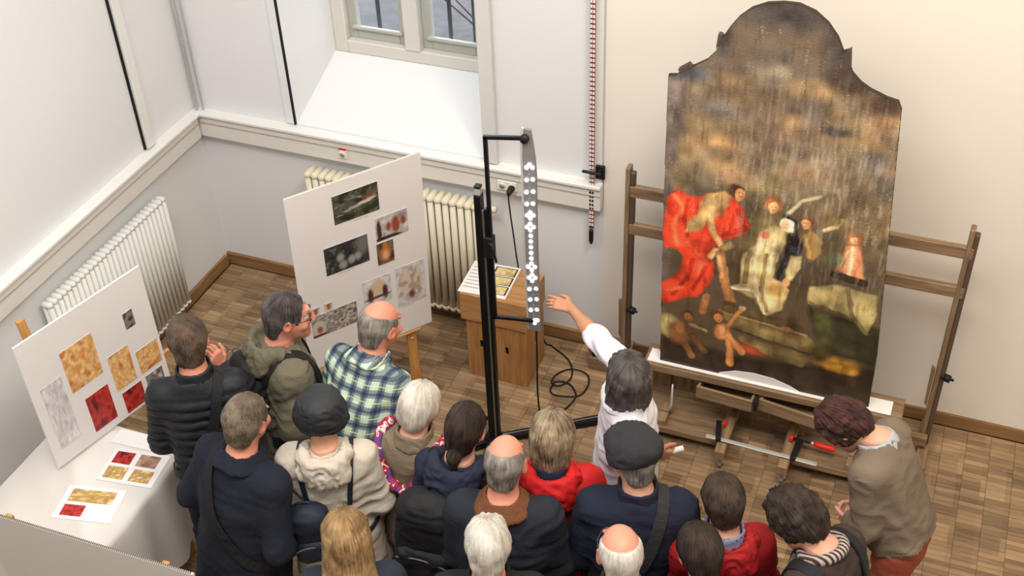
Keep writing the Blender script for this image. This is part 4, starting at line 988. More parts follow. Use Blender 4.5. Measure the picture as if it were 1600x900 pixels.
def plaid_mat():
    m, t, b = nt('plaid_shirt'); tc = N(t, 'ShaderNodeTexCoord'); sp = N(t, 'ShaderNodeSeparateXYZ'); t.links.new(tc.outputs['Object'], sp.inputs[0])
    def stripe(src, per, lo, hi, ph=0.):
        a = N(t, 'ShaderNodeMath', operation='MULTIPLY_ADD', i_1=1/per, i_2=ph); t.links.new(src, a.inputs[0]); f = N(t, 'ShaderNodeMath', operation='FRACT'); t.links.new(a.outputs[0], f.inputs[0])
        g = N(t, 'ShaderNodeMath', operation='GREATER_THAN', i_1=lo); l = N(t, 'ShaderNodeMath', operation='LESS_THAN', i_1=hi); t.links.new(f.outputs[0], g.inputs[0]); t.links.new(f.outputs[0], l.inputs[0])
        mm = N(t, 'ShaderNodeMath', operation='MULTIPLY'); t.links.new(g.outputs[0], mm.inputs[0]); t.links.new(l.outputs[0], mm.inputs[1]); return mm.outputs[0]
    per = .066
    col = None
    def over(prev, fac, c, k):
        mx = N(t, 'ShaderNodeMix', data_type='RGBA'); mu = N(t, 'ShaderNodeMath', operation='MULTIPLY', i_1=k); t.links.new(fac, mu.inputs[0]); t.links.new(mu.outputs[0], mx.inputs['Factor'])
        if prev is None: mx.inputs['A'].default_value = C(186, 206, 190)
        else: t.links.new(prev, mx.inputs['A'])
        mx.inputs['B'].default_value = C(*c); return mx.outputs['Result']
    for ax in (0, 2):
        s = sp.outputs[ax]
        col = over(col, stripe(s, per, .0, .48), (30, 44, 84), .62); col = over(col, stripe(s, per, .14, .30), (16, 24, 54), .55)
        col = over(col, stripe(s, per, .70, .76), (222, 226, 160), .7)
    t.links.new(col, b.inputs['Base Color']); b.inputs['Roughness'].default_value = .9; b.inputs['Specular IOR Level'].default_value = .2
    return m
def patch_mat(name, cols, scale):
    m, t, b = nt(name); tc = N(t, 'ShaderNodeTexCoord'); nz = N(t, 'ShaderNodeTexNoise'); nz.inputs['Scale'].default_value = scale; nz.inputs['Detail'].default_value = 2; nz.inputs['Distortion'].default_value = 1.
    t.links.new(tc.outputs['Object'], nz.inputs['Vector']); rp = N(t, 'ShaderNodeValToRGB'); rp.color_ramp.interpolation = 'CONSTANT'; e = rp.color_ramp.elements
    while len(e) < len(cols): e.new(.5)
    for k, c in enumerate(cols): e[k].position = 0 if k == 0 else .33+.34*(k-1)/max(1, len(cols)-2) if len(cols) > 2 else .5; e[k].color = C(*c)
    t.links.new(nz.outputs['Fac'], rp.inputs[0]); t.links.new(rp.outputs[0], b.inputs['Base Color']); b.inputs['Roughness'].default_value = .85
    return m
def head_field(F, Mh, oh, k=1.):
    T = lambda p: oh+Mh@np.array(p)*k
    def e(c, r, R=None, kk=.02, op='u'): F.ell(T(c), np.array(r)*k, Mh if R is None else Mh@R, kk*k, op)
    e((0, -.014, .026), (.074, .096, .094)); e((0, .03, -.03), (.064, .066, .07), None, .03); e((0, .045, -.075), (.045, .05, .045), None, .03); e((0, .078, -.10), (.022, .02, .018), None, .025)
    F.cap(T((0, -.025, -.03)), T((0, -.05, -.20)), .055*k, .062*k, .03)
    for s in (-1, 1):
        e((s*.031, .100, .018), (.019, .016, .012), None, .012, 's'); e((s*.031, .079, .016), (.0135, .0135, .0135), None, .003)
        F.cap(T((s*.012, .090, .037)), T((s*.05, .078, .036)), .008*k, .006*k, .012)
        e((s*.045, .068, -.025), (.022, .02, .02), None, .02)
        e((s*.079, -.008, -.002), (.010, .021, .034), rotm('X', -12)@rotm('Z', -s*18), .006); e((s*.088, -.004, .002), (.008, .011, .02), rotm('X', -12)@rotm('Z', -s*18), .005, 's')
    F.cap(T((0, .092, .03)), T((0, .113, -.022)), .009*k, .014*k, .012)
    for s in (-1, 1): e((s*.012, .103, -.026), (.009, .011, .008), None, .008)
    F.cap(T((-.02, .083, -.057)), T((.02, .083, -.057)), .007*k, .007*k, .008); F.cap(T((-.017, .082, -.070)), T((.017, .082, -.070)), .008*k, .008*k, .008)
    F.cap(T((-.024, .098, -.0635)), T((.024, .098, -.0635)), .003*k, .003*k, .003, 's')
def head_cols(V, Mh, oh, k, tone, red):
    q = ((V-oh)@Mh)/k; base = lin(SKIN[tone]); col = np.tile(base, (len(V), 1)); n = fbm(V, 30, 2)[:, None]
    col = col*(1+.10*n)
    def blend(a, c): return col*(1-a[:, None])+lin(c)*a[:, None]
    col = blend(np.clip((q[:, 2]-.05)*14, 0, 1)*red, (212, 142, 120))
    for s in (-1, 1): col = blend(.5*np.clip(1-np.linalg.norm((q-np.array((s*.05, .07, -.03)))/.03, axis=1), 0, 1), (204, 116, 100)); col = blend(.6*np.clip(1-np.linalg.norm((q-np.array((s*.08, -.01, 0)))/.04, axis=1), 0, 1), (204, 112, 92))
    lip = np.clip(1.3-np.linalg.norm((q-np.array((0, .087, -.0635)))/np.array((.026, .02, .014)), axis=1), 0, 1); col = blend(np.clip(lip*2, 0, .8), (172, 92, 84))
    for s in (-1, 1):
        d = np.linalg.norm(q-np.array((s*.031, .079, .016)), axis=1); m = (d < .0145)*1.; col = blend(m*.9, (232, 226, 220))
        d2 = np.linalg.norm(q-np.array((s*.031, .0925, .016)), axis=1); col = blend((d2 < .0065)*1., (60, 44, 34))
        br = np.linalg.norm((q-np.array((s*.033, .083, .040)))/np.array((.024, .02, .006)), axis=1); col = blend(np.clip(1.2-br, 0, .7), (92, 72, 58))
    return col.astype(np.float32)
def hand_field(F, wrist, d, palm_n, side, curl, k=1., point=False, thumb_in=.5):
    """palm, four fingers of different length with two bends, thumb from the side of the palm.
       d: direction wrist to knuckles, palm_n: way the palm faces, side +1 when the thumb lies along d x palm_n"""
    d = A_(d); d = d/np.linalg.norm(d); n = A_(palm_n); n = n-d*(n@d); n = n/np.linalg.norm(n); s = np.cross(d, n)*side
    w = A_(wrist); kn = w+d*.082*k
    for t in (-.030, -.010, .010, .030): F.cap(w+s*t*.62*k+d*.012*k, kn+s*t*k+d*(.004-abs(t-.01)*.25)*k, .0135*k, .0118*k, .012)
    L = (.070, .078, .073, .056); rr = (.0086, .0090, .0086, .0075); P = []
    for i, t in enumerate((.030, .010, -.010, -.030)):
        p = kn+s*t*k+d*(.004-abs(t-.01)*.25)*k; a = math.radians(curl[0]*(.25 if point and i == 0 else 1)); sp = s*(t*.9)
        for j, fr in enumerate((.45, .30, .25)):
            dd = d*math.cos(a)+n*math.sin(a)+sp; dd = dd/np.linalg.norm(dd); q = p+dd*L[i]*fr*k
            F.cap(p, q, rr[i]*(1-.1*j)*k, rr[i]*(1-.1*(j+1))*k, .004); p = q; a += math.radians(curl[1]*(.25 if point and i == 0 else 1))
        P.append(p)
    b0 = w+s*.022*k+d*.022*k; b1 = b0+(s*.75+d*.5+n*.35*thumb_in)*.040*k; b2 = b1+(s*.35+d*.85+n*.6*thumb_in)*.030*k; b3 = b2+(s*.05+d*.9+n*.7*thumb_in)*.026*k
    F.cap(b0, b1, .0155*k, .0115*k, .012); F.cap(b1, b2, .0112*k, .0100*k, .004); F.cap(b2, b3, .0100*k, .0080*k, .004)
    return P, b3

def person(label, px, py, face, height=1.75, lean=0., twist=0., roll=0., head=(0, 0, 0), arms=None, tone='fair', red=0., hair=('short', 'hair_brown'),
           top=None, trousers=None, shoe=(40, 32, 28), girth=1., group='visitors watching the demonstration', stance=.1, hands=None, shift=None, shoes=True):
    """arms: {'L': (elbow, wrist), 'R': ...} in the chest frame for a 1.75 m figure, facing +Y.
       The head is put where the photo shows it, px py, and the feet follow."""
    s = height/1.75
    Ru = rotm('Z', twist)@rotm('X', -lean)@rotm('Y', roll); piv = np.array((0, 0, .92))
    up = lambda p: (piv+Ru@(np.array(p, float)-piv))*s
    yaw, pit, hr = head; Mh = Ru@rotm('Z', yaw)@rotm('X', -pit)@rotm('Y', hr)
    oh = up((0, -.012, 1.478))+Mh@np.array((0, .037, .152))*s
    ang = math.radians(face); ca, sa = math.cos(ang), math.sin(ang)
    hw = at(px, py, float(oh[2])); loc = (hw.x-(ca*oh[0]-sa*oh[1]), hw.y-(sa*oh[0]+ca*oh[1]), 0)
    root = thing('person', label, 'person', loc, ang, group)
    sh = {'L': -1, 'R': 1}; arms = arms or {}
    J = {}
    for sd, sg in sh.items():
        el, wr = arms.get(sd, ((sg*.255, -.035, 1.13), (sg*.245, .085, .89)))
        if el == 'world':   # wrist at a point of the room, elbow slightly bent on the way
            q = np.array(wr)-np.array(loc); wl_ = np.array((ca*q[0]+sa*q[1], -sa*q[0]+ca*q[1], q[2])); a0 = up((sg*.150, 0, 1.40+.055*(wr[2] > 1.2))); dv = wl_-a0; L = np.linalg.norm(dv); h_ = math.sqrt(max((.275*s)**2-(L*.52)**2, (.02*s)**2))
            bd_ = Ru@np.array((0, -.6, -.8)) if L < .5*s else np.array((0, 0, -1.)); bd_ = bd_-dv*(bd_@dv)/L**2; bd_ = bd_/np.linalg.norm(bd_)
            J[sd] = (a0, a0+dv*.52+bd_*min(h_, .16*s), wl_); continue
        kx = .80*girth**.5
        J[sd] = (up((sg*.150*girth**.5, -.01, 1.40)), up((el[0]*kx, el[1], el[2])), up((wr[0]*(kx if abs(wr[0]) > .15 else 1), wr[1], wr[2])))
    hipL, hipR = (np.array((sg*.092, 0, .90))*s for sg in (-1, 1))
    legs = []
    for sg in (-1, 1): legs.append((np.array((sg*.092, -.005, .90))*s, np.array((sg*(.095+stance*.25), .02, .49))*s, np.array((sg*(.10+stance*.4), -.02, .075))*s))
    # --- body: one continuous surface from head to foot
    F = Field(); g = girth
    head_field(F, Mh, oh, s)
    sec = [(.86, .135*g, .09*g, 0, 0), (1.05, .12*g, .085*g, 0, 0), (1.28, .13*g, .092*g, 0, 0), (1.40, .115, .075, 0, -.01), (1.46, .075, .06, 0, -.02), (1.50, .05, .05, 0, -.03)]
    F.loft([(z*s, a*s, b*s, cx*s, cy*s) for z, a, b, cx, cy in sec], Ru, piv*s-Ru@(piv*s), .04)
    for sd in 'LR':
        a, b, c = J[sd]; F.cap(a, b, .040*s, .036*s, .03); F.cap(b, c, .036*s, .027*s, .02)
    for a, b, c in legs: F.cap(a, b, .075*s, .055*s, .03); F.cap(b, c, .052*s, .035*s, .02); F.cap(c+A_((0, -.03, -.045))*s, c+A_((0, .13, -.05))*s, .03*s, .022*s, .02)
    rr = .135*s
    V, Q = F.mesh(.024, [(oh-rr, oh+rr, .0058)])
    col = head_cols(V, Mh, oh, s, tone, red)
    MV, MQ, MC = [V], [Q], [col]; n0 = len(V); info = {}
    for sd in 'LR':
        hd = (hands or {}).get(sd)
        if hd is None: hd = dict(d=None, n=None, curl=(25, 25))
        if hd == 'none': continue
        a, b, c = J[sd]; fd = c-b; d = Ru@np.array(hd['d']) if hd.get('d') is not None else fd/np.linalg.norm(fd)
        if hd.get('dw') is not None: q = np.array(hd['dw']); d = np.array((ca*q[0]+sa*q[1], -sa*q[0]+ca*q[1], q[2])); d = d/np.linalg.norm(d)
        nn = Ru@np.array(hd['n']) if hd.get('n') is not None else Ru@np.array((-sh[sd], .25, 0))
        F = Field(); bare = hd.get('bare', .10); st = c+(b-c)*bare
        F.cap(st, c, (.027+.012*bare)*s, .0255*s, .01)
        if bare > .3: F.cap(b+(c-b)*.02, b+(c-b)*.45, .040*s, .037*s, .03)
        side = hd.get('side', None)
        if side is None:
            sv = np.cross(d, nn); side = 1 if (Ru.T@sv)[1] > 0 else -1
        tips, th = hand_field(F, c, d, nn, side, hd.get('curl', (25, 25)), s, hd.get('point', False), hd.get('thumb', .5)); info[sd] = (c, d, nn, tips, th)
        v2, q2 = F.mesh(.005 if sd in (hands or {}) else .0065); MV.append(v2); MQ.append(q2+n0); n0 += len(v2)
        cc = np.tile(lin(SKIN[tone]), (len(v2), 1))*(1+.12*fbm(v2, 40, 2)[:, None]); MC.append(cc)
    me = npmesh('body', np.concatenate(MV), np.concatenate(MQ)); setcol(me, np.clip(np.concatenate(MC), 0, 1)); link('body', me, skinm, root)
    # --- garments
    G = dict(root=root, s=s, up=up, Ru=Ru, Mh=Mh, oh=oh, J=J, piv=piv, g=g, info=info)
    if top: G['bvh'], G['jm'] = make_top(G, **top)
    tr = dict(mat=cloth('trousers_dark', (38, 38, 44)), r=1.); tr.update(trousers or {})
    F = Field(); rr = tr['r']
    F.loft([(z*s, a*g*s, b*g*s, 0, 0) for z, a, b in ((.80, .150, .105), (.90, .153, .110), (1.0, .138, .100), (1.04, .13, .095))], np.eye(3), (0, 0, 0), .04)
    for a, b, c in legs: F.cap(a, b, .085*s*rr*g**.5, .068*s*rr, .03); F.cap(b, c+A_((0, 0, .02)), .068*s*rr, .055*s*rr, .03)
    V, Q = F.mesh(.015); V = wrinkle(V, Q, .010, 9, (1, 1, 1.6), len(label)); me = npmesh('trousers', V, Q); link('trousers', me, tr['mat'], root)
    if shoes:
        sm = plain('shoe_%d_%d_%d' % shoe, C(*shoe), .5, .15); sole = plain('shoe_sole', C(30, 27, 25), .8)
        for a, b, c in legs:
            F = Field(); x, y = c[0], c[1]
            F.ell((x, y-.02*s, .05*s), (.042*s, .06*s, .05*s), None, .03).ell((x, y+.10*s, .035*s), (.048*s, .11*s, .034*s), None, .03).cap((x, y-.015*s, .06*s), (x, y-.01*s, .12*s), .043*s, .046*s, .02).cut((0, 0, -1), -.012)
            V, Q = F.mesh(.011); o = link('shoe', npmesh('shoe', V, Q), sm, root)
            F = Field(); F.ell((x, y-.02*s, .012), (.044*s, .064*s, .02), None, .02).ell((x, y+.10*s, .012), (.05*s, .112*s, .02), None, .03).cut((0, 0, -1), -.002).cut((0, 0, 1), .02)
            V, Q = F.mesh(.011); link('sole', npmesh('sole', V, Q), sole, o)
    if hair: make_hair(G, *hair)
    return G

def in_head(G, name, V, Q, mat, parent=None):
    """mesh given in head coordinates"""
    o = link(name, npmesh(name, V, Q), mat, G['root'] if parent is None else parent)
    M4 = Matrix([list(G['Mh'][i])+[G['oh'][i]] for i in range(3)]+[[0, 0, 0, 1]]); o.matrix_local = M4 @ Matrix.Scale(G['s'], 4); return o
def make_hair(G, kind, mat, seed=0., thick=0.):
    mat = MATS[mat]; F = Field(); t = .012+thick; I3 = np.eye(3); h = .0058
    def cap(tt=t): F.ell((0, -.016, .028), (.074+tt, .096+tt, .094+tt), None, 0)
    def face(top=.06, dz=0): 
        F.ell((0, .13, -.03+dz), (.076, .085, .07+top), None, .02, 's'); F.box((0, .10, -.14), (.09, .10, .10), None, .02, .02, 's')
    def ears(): 
        for s in (-1, 1): F.ell((s*.088, .008, -.018), (.03, .030, .042), None, .008, 's')
    amp, fs = .004, 45
    if kind == 'short':
        cap(); F.ell((0, -.065, -.045), (.064, .045, .06), None, .02); face(); ears(); F.box((0, 0, -.19), (.2, .2, .10), None, .01, .015, 's')
    elif kind == 'slick':
        cap(.010); F.ell((0, -.068, -.05), (.066, .045, .07), None, .02); F.ell((0, .13, .0), (.08, .085, .105), None, .02, 's'); ears(); F.box((0, .10, -.14), (.09, .10, .10), None, .02, .02, 's'); F.box((0, 0, -.215), (.2, .2, .10), None, .01, .015, 's'); amp = .003
    elif kind == 'bald':
        cap(.006); F.ell((0, -.065, -.045), (.058, .040, .05), None, .02); face(); ears(); F.ell((0, .026, .110), (.074, .110, .084), None, .022, 's'); F.box((0, 0, -.19), (.2, .2, .10), None, .01, .015, 's'); amp = .002; fs = 60
    elif kind == 'thin':
        cap(.012); F.ell((0, -.065, -.045), (.066, .048, .06), None, .02); face(.07); ears(); F.ell((.0, .05, .138), (.04, .05, .030), None, .03, 's'); F.box((0, 0, -.19), (.2, .2, .10), None, .01, .015, 's'); amp = .007; fs = 32
    elif kind == 'pixie':
        cap(.020); F.ell((0, -.07, -.035), (.075, .055, .075), None, .03); face(.05); F.box((0, 0, -.215), (.2, .2, .10), None, .01, .02, 's'); amp = .006; fs = 34
    elif kind == 'bob':
        cap(.022); F.loft([(-.135, .070, .062, 0, -.05), (-.08, .094, .088, 0, -.035), (-.02, .099, .105, 0, -.02), (.05, .092, .10, 0, -.016)], I3, (0, 0, 0), .02); face(.055); F.ell((0, .12, -.09), (.062, .12, .12), None, .02, 's'); amp = .007; fs = 26
    elif kind == 'shoulder':
        cap(.022); F.loft([(-.195, .098, .048, 0, -.08), (-.14, .112, .078, 0, -.056), (-.08, .110, .095, 0, -.035), (0, .102, .105, 0, -.02), (.06, .09, .10, 0, -.016)], I3, (0, 0, 0), .02); face(.05); F.ell((0, .10, -.14), (.066, .13, .17), None, .02, 's'); amp = .007; fs = 24
    elif kind == 'long':
        cap(.020); F.loft([(-.36, .075, .030, .0, -.125), (-.30, .11, .045, 0, -.115), (-.2, .118, .068, 0, -.085), (-.1, .110, .092, 0, -.045), (0, .10, .103, 0, -.02), (.06, .088, .10, 0, -.016)], I3, (0, 0, 0), .02); face(.05); F.ell((0, .10, -.16), (.066, .13, .19), None, .02, 's'); amp = .008; fs = 20
    elif kind == 'pony':
        cap(.013); F.ell((0, -.07, -.04), (.065, .048, .06), None, .02); face(); ears(); F.ell((0, -.118, -.075), (.034, .030, .036), None, .012); F.cap((0, -.12, -.09), (.015, -.125, -.16), .022, .010, .02); F.box((0, .02, -.19), (.2, .11, .10), None, .01, .015, 's'); amp = .005
    elif kind == 'curly':
        cap(.022); F.ell((0, -.07, -.03), (.08, .055, .075), None, .03); face(.055); F.box((0, .02, -.21), (.2, .2, .10), None, .01, .02, 's')
        rs = np.random.RandomState(int(seed)+3)
        for _ in range(150):
            v = rs.randn(3); v /= np.linalg.norm(v)
            p = np.array((0, -.016, .028))+v*np.array((.088, .110, .108))
            if (p[1] > .055 and p[2] < .075) or p[2] < -.07: continue
            F.ell(p, np.full(3, rs.uniform(.013, .024)), None, .004)
        amp = .006; fs = 60
    V, Q = F.mesh(h); V = relax(V, Q, 1, .4)
    n = normals(V, Q); a = np.arctan2(V[:, 0], V[:, 1]); P = np.stack([np.sin(a)*.5*2, np.cos(a)*.5*2, V[:, 2]*.9+seed], 1)
    lowf = .35 if kind in ('long', 'shoulder', 'bob', 'slick') else .8
    V = V+n*(amp*2*(vnoise(P*np.array((1, 1, lowf)), fs*.32)+.5*vnoise(P*np.array((1, 1, lowf))+3, fs*.75)))[:, None]
    o = in_head(G, 'hair', V, Q, mat)
    if kind == 'pony':
        V = np.array([(.024*math.cos(x)*1.2, -.112+.0, -.082+.02*math.sin(x)) for x in np.linspace(0, 6.28, 12)]); 
        tb_ = tube('hair_tie', [Vector(p) for p in V], .006, plain('hair_tie', C(150, 110, 70), .6), o)
    return o

def make_top(G, kind='jacket', mat=None, hem=.80, thick=.0, loose=1., collar=None, hood=None, ribs=0., fold=.012, cuff=None, sleeve=1., name='jacket', short=None, seed=0., flare=0.):
    s, up, Ru, J, piv, g = (G[k] for k in ('s', 'up', 'Ru', 'J', 'piv', 'g')); T = .012+thick; root = G['root']
    def build(F, arms=True, hm=hem):
        secs = [(hm, .160*g*loose+T+flare, .118*g*loose+T+flare*.6, 0, .0), (.95, .153*g*loose+T+flare*.4, .118*g*loose+T, 0, .0), (1.08, .144*g*loose+T, .112*g*loose+T, 0, 0), (1.25, .152*g+T, .115*g+T, 0, 0), (1.36, .148*g**.6+T, .102+T, 0, -.012), (1.42, .130*g**.5+T, .080+T, 0, -.02), (1.462, .096+T, .066+T*.7, 0, -.026), (1.495, .064+T*.5, .058+T*.4, 0, -.028)]
        F.loft([(z*s, a*s, b*s, cx*s, cy*s) for z, a, b, cx, cy in secs], Ru, piv*s-Ru@(piv*s), .03)
        for sd in 'LR':
            a, b, c = J[sd]; F.ell(a+Ru@np.array((0, 0, -.01)), np.full(3, (.050+T)*s), None, .05)
            if not arms: continue
            F.cap(a, b, (.048+T)*s*sleeve, (.041+T)*s*sleeve, .03)
            if short and sd in short: F.cap(b, b+(c-b)*.10, (.041+T)*s*sleeve, (.046+T)*s*sleeve, .02)
            else: F.cap(b, b+(c-b)*.93, (.041+T)*s*sleeve, (.032+T)*s*sleeve, .025)
    F = Field(); build(F)
    nb = up((0, -.012, 1.478)); 
    F.ell(nb+Ru@np.array((0, .012, .03))*s, np.array((.062, .062, .045))*s, Ru, .012, 's')
    V, Q = F.mesh(.0115); V = relax(V, Q, 1, .4)
    V = wrinkle(V, Q, fold, 7.5, (1, 1, 1.5), seed+len(G['root']['label'])*.37)
    if ribs:
        n = normals(V, Q); q = (V-piv*s)@Ru+piv*s; w = np.abs(np.sin(q[:, 2]/ribs*math.pi))**.55
        V = V+n*((w-.75)*.020*np.clip((1.43*s-q[:, 2])*30, 0, 1))[:, None]
    me = npmesh(name, V, Q); o = link(name, me, mat, root)
    F2 = Field(); build(F2, False, max(hem, .6)); V2, Q2 = F2.mesh(.02); V2 = V2+normals(V2, Q2)*.004
    bvh = BVHTree.FromPolygons([tuple(v) for v in V2], [tuple(q) for q in Q2])
    R0 = lambda x, y, z: nb+Ru@np.array((x, y, z))*s
    if collar:
        ck, cm, ch = collar; F = Field()
        if ck == 'stand':
            F.loft([(-.03, .092, .088, 0, -.010), (.0, .084, .082, 0, -.008), (ch, .078, .082, 0, .006)], Ru, nb, .01); F.loft([(-.05, .070, .070, 0, -.008), (ch*.5, .068, .069, 0, 0), (ch+.03, .070, .076, 0, .008)], Ru, nb, .006, 's'); F.box(R0(0, .10, ch), (.012, .05, .05), Ru, .005, .01, 's')
        else:   # turned-down collar: a sloping band over the shoulders, open in front
            F.loft([(-.022, .098+T*.9, .086+T*.9, 0, -.022), (-.004, .092+T*.7, .085+T*.7, 0, -.018), (.018, .081+T*.3, .081+T*.2, 0, -.009), (.038, .073, .075, 0, -.005)], Ru, nb, .01); F.loft([(-.08, .085, .072, 0, -.02), (-.02, .074, .071, 0, -.010), (.06, .062, .066, 0, -.004)], Ru, nb, .006, 's'); F.box(R0(0, .10, 0), (.03, .06, .08), Ru, .005, .01, 's')
        V, Q = F.mesh(.0075*s); V = wrinkle(V, Q, .005, 16, (1, 1, 1), seed); link('collar', npmesh('collar', V, Q), cm or mat, root)
    if hood:
        F = Field(); hm = hood if not isinstance(hood, bool) else mat
        F.ell(R0(0, -.115, -.045), np.array((.125, .062, .095))*s, Ru@rotm('X', -12), .03); F.ell(R0(0, -.075, .015), np.array((.118, .072, .045))*s, Ru, .04)
        for sg in (-1, 1): F.cap(R0(sg*.092, -.05, .015), R0(sg*.085, .055, -.03), .032*s, .022*s, .04)
        F.ell(R0(0, -.02, .05), np.array((.082, .10, .075))*s, Ru@rotm('X', 8), .02, 's'); F.ell(R0(0, -.09, .055), np.array((.06, .035, .05))*s, Ru, .03, 's')
        V, Q = F.mesh(.009*s); V = relax(V, Q, 1, .4); V = wrinkle(V, Q, .018, 15, (1.2, 1, 1), seed+2); link('hood', npmesh('hood', V, Q), hm, root)
    return bvh, me
def cast(G, pts, off=.004):
    """lay a path of chest-frame points on the garment"""
    P, Nn = [], []
    for p in smooth_path(pts, 6):
        q = G['up'](p); l, n, i, d = G['bvh'].find_nearest(Vector(q)); P.append(l+n*off); Nn.append(n)
    for _ in range(2): P = [P[0]]+[(P[i-1]+P[i]*2+P[i+1])/4 for i in range(1, len(P)-1)]+[P[-1]]
    return P, Nn
def crossbody(G, sgn, mat, width=.045, name='bag_strap', length=1.):
    """strap from the shoulder (sgn: +1 right) across the back to the other hip, and down the front"""
    pts = [(-sgn*.17, .02, .95), (-sgn*.13, -.12, 1.02), (0, -.15, 1.18), (sgn*.06, -.14, 1.33), (sgn*.085, -.06, 1.46), (sgn*.09, .03, 1.46), (sgn*.06, .13, 1.35), (0, .15, 1.2), (-sgn*.12, .13, 1.02)]
    P, Nn = cast(G, pts, .010); o = strap(name, P, Nn, width*G['s'], .004, mat, G['root']); return o
def backpack(G, label, mat, size=(.15, .075, .22), z=1.18, dx=0., pocket=True, tilt=0., trim=None, sw=.055, group='backpacks worn by visitors'):
    """a worn backpack is a thing of its own, placed at the wearer's back"""
    root = G['root']; s = G['s']; Ru = G['Ru']@rotm('Y', tilt); c = G['up']((dx, -.14-size[1]-(G['g']-1)*.12, z))
    bp = thing('backpack', label, 'backpack', (0, 0, 0), 0, group)
    bp.matrix_world = Matrix.LocRotScale(Vector(root.location), Euler((0, 0, root.rotation_euler.z)), None) @ Matrix.Translation(Vector(c))
    W, D, H = (v*s for v in size); T = lambda p: Ru@np.array(p)
    F = Field(); F.box((0, 0, 0), (W, D, H), Ru, .06*s, .02).ell(T((0, 0, H*.75)), (W*.95, D*.95, H*.42), Ru, .05); V, Q = F.mesh(.011); V = relax(V, Q, 2, .5); V = wrinkle(V, Q, .012, 9, (1, 1, 1), len(label)); b = link('pack', npmesh('pack', V, Q), mat, bp)
    if pocket:
        F = Field(); F.box(T((0, -D*.95, -H*.42)), (W*.82, D*.42, H*.46), Ru, .035*s, .02); V, Q = F.mesh(.010); V = relax(V, Q, 2, .5); V = wrinkle(V, Q, .008, 11, (1, 1, 1), 3); link('front_pocket', npmesh('front_pocket', V, Q), mat, bp)
        link_ = [Vector(T((x*W*.8, -D*1.32, -H*.10-.02*abs(x)**2))) for x in np.linspace(-1, 1, 13)]; tube('zip', link_, .004, trim or plain('zip_grey', C(96, 96, 98), .5), bp, 6)
    arc = [Vector(T((W*.98*math.cos(a), -D*.55, H*.15+H*.92*math.sin(a)))) for a in np.linspace(.1, math.pi-.1, 18)]; tube('zip', arc, .0045, trim or plain('zip_grey', C(96, 96, 98), .5), bp, 6)
    tube('carry_loop', [Vector(T(p)) for p in ((-.03*s, D*.3, H*1.08), (-.025*s, D*.35, H*1.22), (.025*s, D*.35, H*1.22), (.03*s, D*.3, H*1.08))], .008, mat, bp, 6, 5)
    for sg in (-1, 1):
        pts = [(sg*.09, -.14, z+.12), (sg*.105, -.115, 1.37), (sg*.11, -.03, 1.46), (sg*.115, .06, 1.42), (sg*.125, .12, 1.30), (sg*.14, .12, 1.16), (sg*.17, .03, 1.05), (sg*.14, -.12, 1.02)]
        P, Nn = cast(G, pts, .006); cc = Vector(c); strap('shoulder_strap', [p-cc for p in P], Nn, sw*s, .010, mat, bp)
    return bp
def glasses(G, parent=None):
    fm = plain('glasses_frame', C(60, 54, 50), .4)
    o = in_head(G, 'glasses', *glasses_mesh(), fm); return o
def glasses_mesh():
    bm = bmesh.new()
    for s in (-1, 1):
        ring = [(s*.032+.022*math.cos(a), .104-.006*abs(math.cos(a)), .012+.016*math.sin(a)) for a in np.linspace(0, 2*math.pi, 17)]; addtube(bm, ring, .0026, 5)
        addtube(bm, [(s*.054, .10, .016), (s*.074, .06, .016), (s*.083, -.005, .014), (s*.080, -.025, -.004)], .0022, 5)
    addtube(bm, [(-.010, .104, .016), (0, .107, .018), (.010, .104, .016)], .0018, 5)
    bm.verts.ensure_lookup_table(); bmesh.ops.triangulate(bm, faces=bm.faces); bm.verts.index_update()
    V = np.array([v.co[:] for v in bm.verts]); Q = np.array([[v.index for v in f.verts] for f in bm.faces]); bm.free(); return V, Q

# hair colours
hair_mat('hair_brown', (70, 56, 46), (126, 104, 86), 60, .5, 6.); hair_mat('hair_greybrown', (98, 82, 66), (168, 148, 126), 70, .5, 7.); hair_mat('hair_darkgrey', (46, 42, 42), (116, 108, 106), 40)
hair_mat('hair_greyfringe', (120, 112, 104), (190, 182, 172), 50); hair_mat('hair_white', (255, 246, 228), (255, 250, 238), 40); hair_mat('hair_whiteblond', (255, 240, 220), (255, 246, 232), 30)
hair_mat('hair_blond', (142, 104, 64), (206, 170, 118), 60); hair_mat('hair_dark', (30, 23, 20), (78, 62, 52), 50); hair_mat('hair_darkblond', (112, 92, 68), (196, 174, 142), 44)
hair_mat('hair_grey', (62, 58, 57), (128, 122, 118), 60); hair_mat('hair_auburn', (44, 24, 26), (98, 60, 54), 40); hair_mat('hair_darkbrown', (40, 32, 26), (98, 80, 66), 60, .5, 5.)
navy = cloth('navy_wool', (25, 29, 41)); black_n = cloth('black_nylon', (28, 30, 34), .12, .2, .55); blackbag = cloth('black_bag', (26, 27, 29), .15, .25, .7); navybag = cloth('navy_bag', (30, 36, 50), .15, .25, .6)
olive = cloth('olive_parka', (104, 98, 80), .12, .3, .8); beige = cloth('beige_jacket', (198, 188, 172), .06, .25, .85); taupe = cloth('taupe_knit', (128, 112, 92), .10, .4, .95)
redj = cloth('red_jacket', (186, 24, 26), .10, .25, .7); darkred = cloth('dark_red_jacket', (150, 22, 26), .10, .25, .7); shirtw = cloth('white_shirt', (226, 224, 230), .03, .15, .8); brownk = cloth('brown_knit', (62, 50, 46), .15, .5, .95, 30, 220)
jean = cloth('dark_jeans', (34, 40, 58)); greytr = cloth('grey_trousers', (110, 106, 102)); rust = cloth('rust_trousers', (150, 74, 54)); charcoal = cloth('charcoal_wool', (44, 44, 48), .15, .4, .95, 20, 200)
